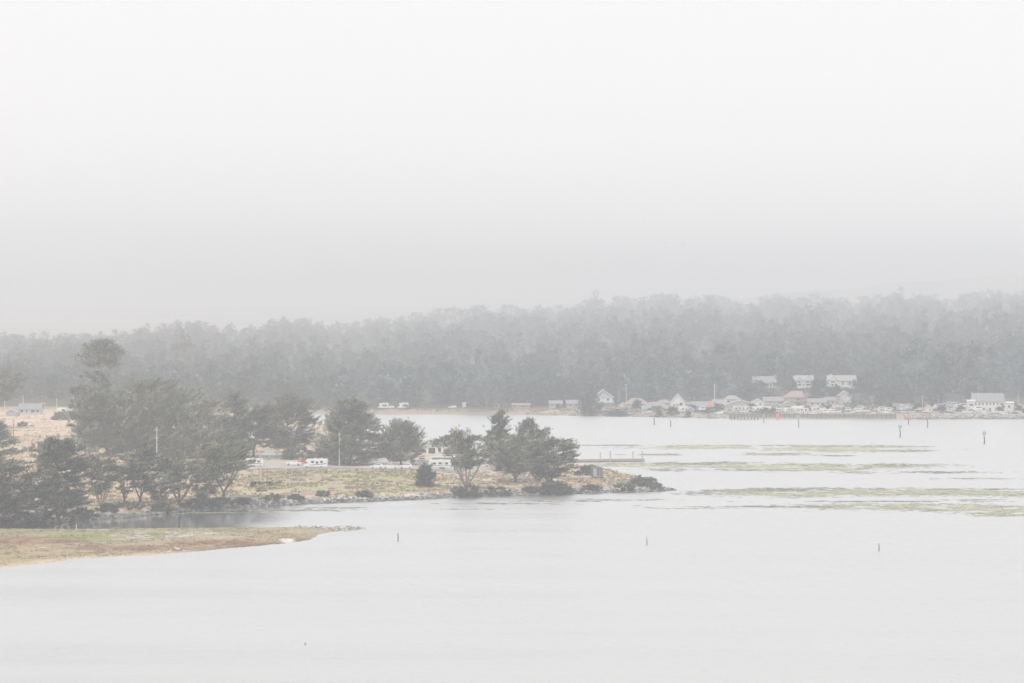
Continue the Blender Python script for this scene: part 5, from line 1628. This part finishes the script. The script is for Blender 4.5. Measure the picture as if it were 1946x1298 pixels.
# driftwood pale logs on the marsh and bank
for px, py, L, rz, lab in ((232, 1028, 2.4, .2, 'pale driftwood log on the marsh left of the shell patch'), (345, 1030, 1.8, 1.0, 'short pale driftwood stick on the marsh'), (80, 1043, 2.6, -.2, 'grey driftwood log near the sandy marsh edge'), (197, 1009, 3.0, .1, 'whitish log on the upper marsh edge'), (98, 994, 3.5, .05, 'pale log on the bank under the left trees'), (575, 1021, 1.6, .3, 'white stick at the end of the marsh')):
    p = hit(px, py)
    o = MB().tube([(-L / 2, 0, .0), (-L * .1, .08, .12), (L * .2, -.05, .14), (L / 2, .1, .05)], [.07, .15, .14, .06], 6).build('driftwood_log', mat('driftwood', (.62, .58, .52), .9, .15), None, True)
    o.location = p + Vector((0, 0, .08)); o.rotation_euler = (0, 0, rz)
    tag(o, lab, 'driftwood')

# ------------------------------------------------------------------ the crowded harbour lot: more parked vehicles and small huts
rngv = np.random.default_rng(12)
vp = [car('parked car half lost in the crowded far harbour lot', WHITE, True), car('parked car half lost in the crowded far harbour lot', STEEL, False), car('parked car half lost in the crowded far harbour lot', WHITE2, True)]
for v in vp: v['group'] = 'cars crowded in the harbour lot'
tp = [trailer('caravan half lost in the crowded far harbour lot', 6.0, 2.9), trailer('caravan half lost in the crowded far harbour lot', 7.5, 3.0, WHITE2, BLUEC)]
for v in tp: v['group'] = 'caravans crowded in the harbour lot'
bp_ = [boat('boat half lost among others in the far harbour lot', 7.0, WHITE, True, 2.5), boat('boat half lost among others in the far harbour lot', 6.0, WHITE, False, 0)]
for v in bp_: v['group'] = 'boats crowded in the harbour lot'
used = set()
def scatter(protos, n, x0, x1, d0, d1):
    for i in range(n):
        k = int(rngv.integers(0, len(protos)))
        px = x0 + (x1 - x0) * (i + rngv.random() * .8) / n
        o = copy_tree(protos[k]) if protos[k].name in used else protos[k]
        used.add(protos[k].name)
        d = rngv.uniform(d0, d1)
        place(o, px, 785, rngv.choice((0, .15, math.pi, math.pi - .2, .6)), depth=d)
scatter(vp, 22, 1330, 1945, 1726, 1768)
scatter(tp, 9, 1380, 1690, 1740, 1772)
scatter(bp_, 24, 1510, 1945, 1722, 1738)
hm = [(W_WHITE, R_GREY), (W_TAN, R_BROWN), (W_GREY, R_GREY), (W_PALE, R_TAN)]
for i, (px, d, w, h, rf, lab) in enumerate(((1228, 1762, 16, 12, 'side', 'small hut left of the broad grey roof'), (1268, 1768, 18, 13, 'side', 'hut between the broad grey roof and the A shaped house'), (1312, 1752, 14, 11, 'front', 'small gabled hut right of the A shaped house'),
        (1368, 1786, 26, 15, 'side', 'grey hut behind the thick pale pole'), (1440, 1790, 24, 14, 'front', 'gabled hut right of the wide brown gable'), (1578, 1796, 22, 14, 'side', 'hut beside the white and green cottage'),
        (1636, 1770, 18, 11, 'side', 'low hut under the broad conifer'), (1725, 1766, 22, 12, 'side', 'low shed left of the small gabled house'), (1800, 1768, 26, 13, 'side', 'long shed behind the fishing boats'), (1940, 1762, 20, 14, 'front', 'gabled shed at the right edge'), (1262, 1795, 30, 15, 'hip', 'hip roofed cottage above the broad grey roof'), (1392, 1815, 30, 16, 'hip', 'hip roofed house under the round topped eucalyptus'))):
    wm, rm = hm[i % 4]
    house(px, 780, w, h, lab, rf, wm, rm, ((.15, .35, .3, .8), (.6, .8, .3, .8)), .45, 6, depth=d, name='hut', cat='hut', over=.35)

# ------------------------------------------------------------------ the fog
build_haze()
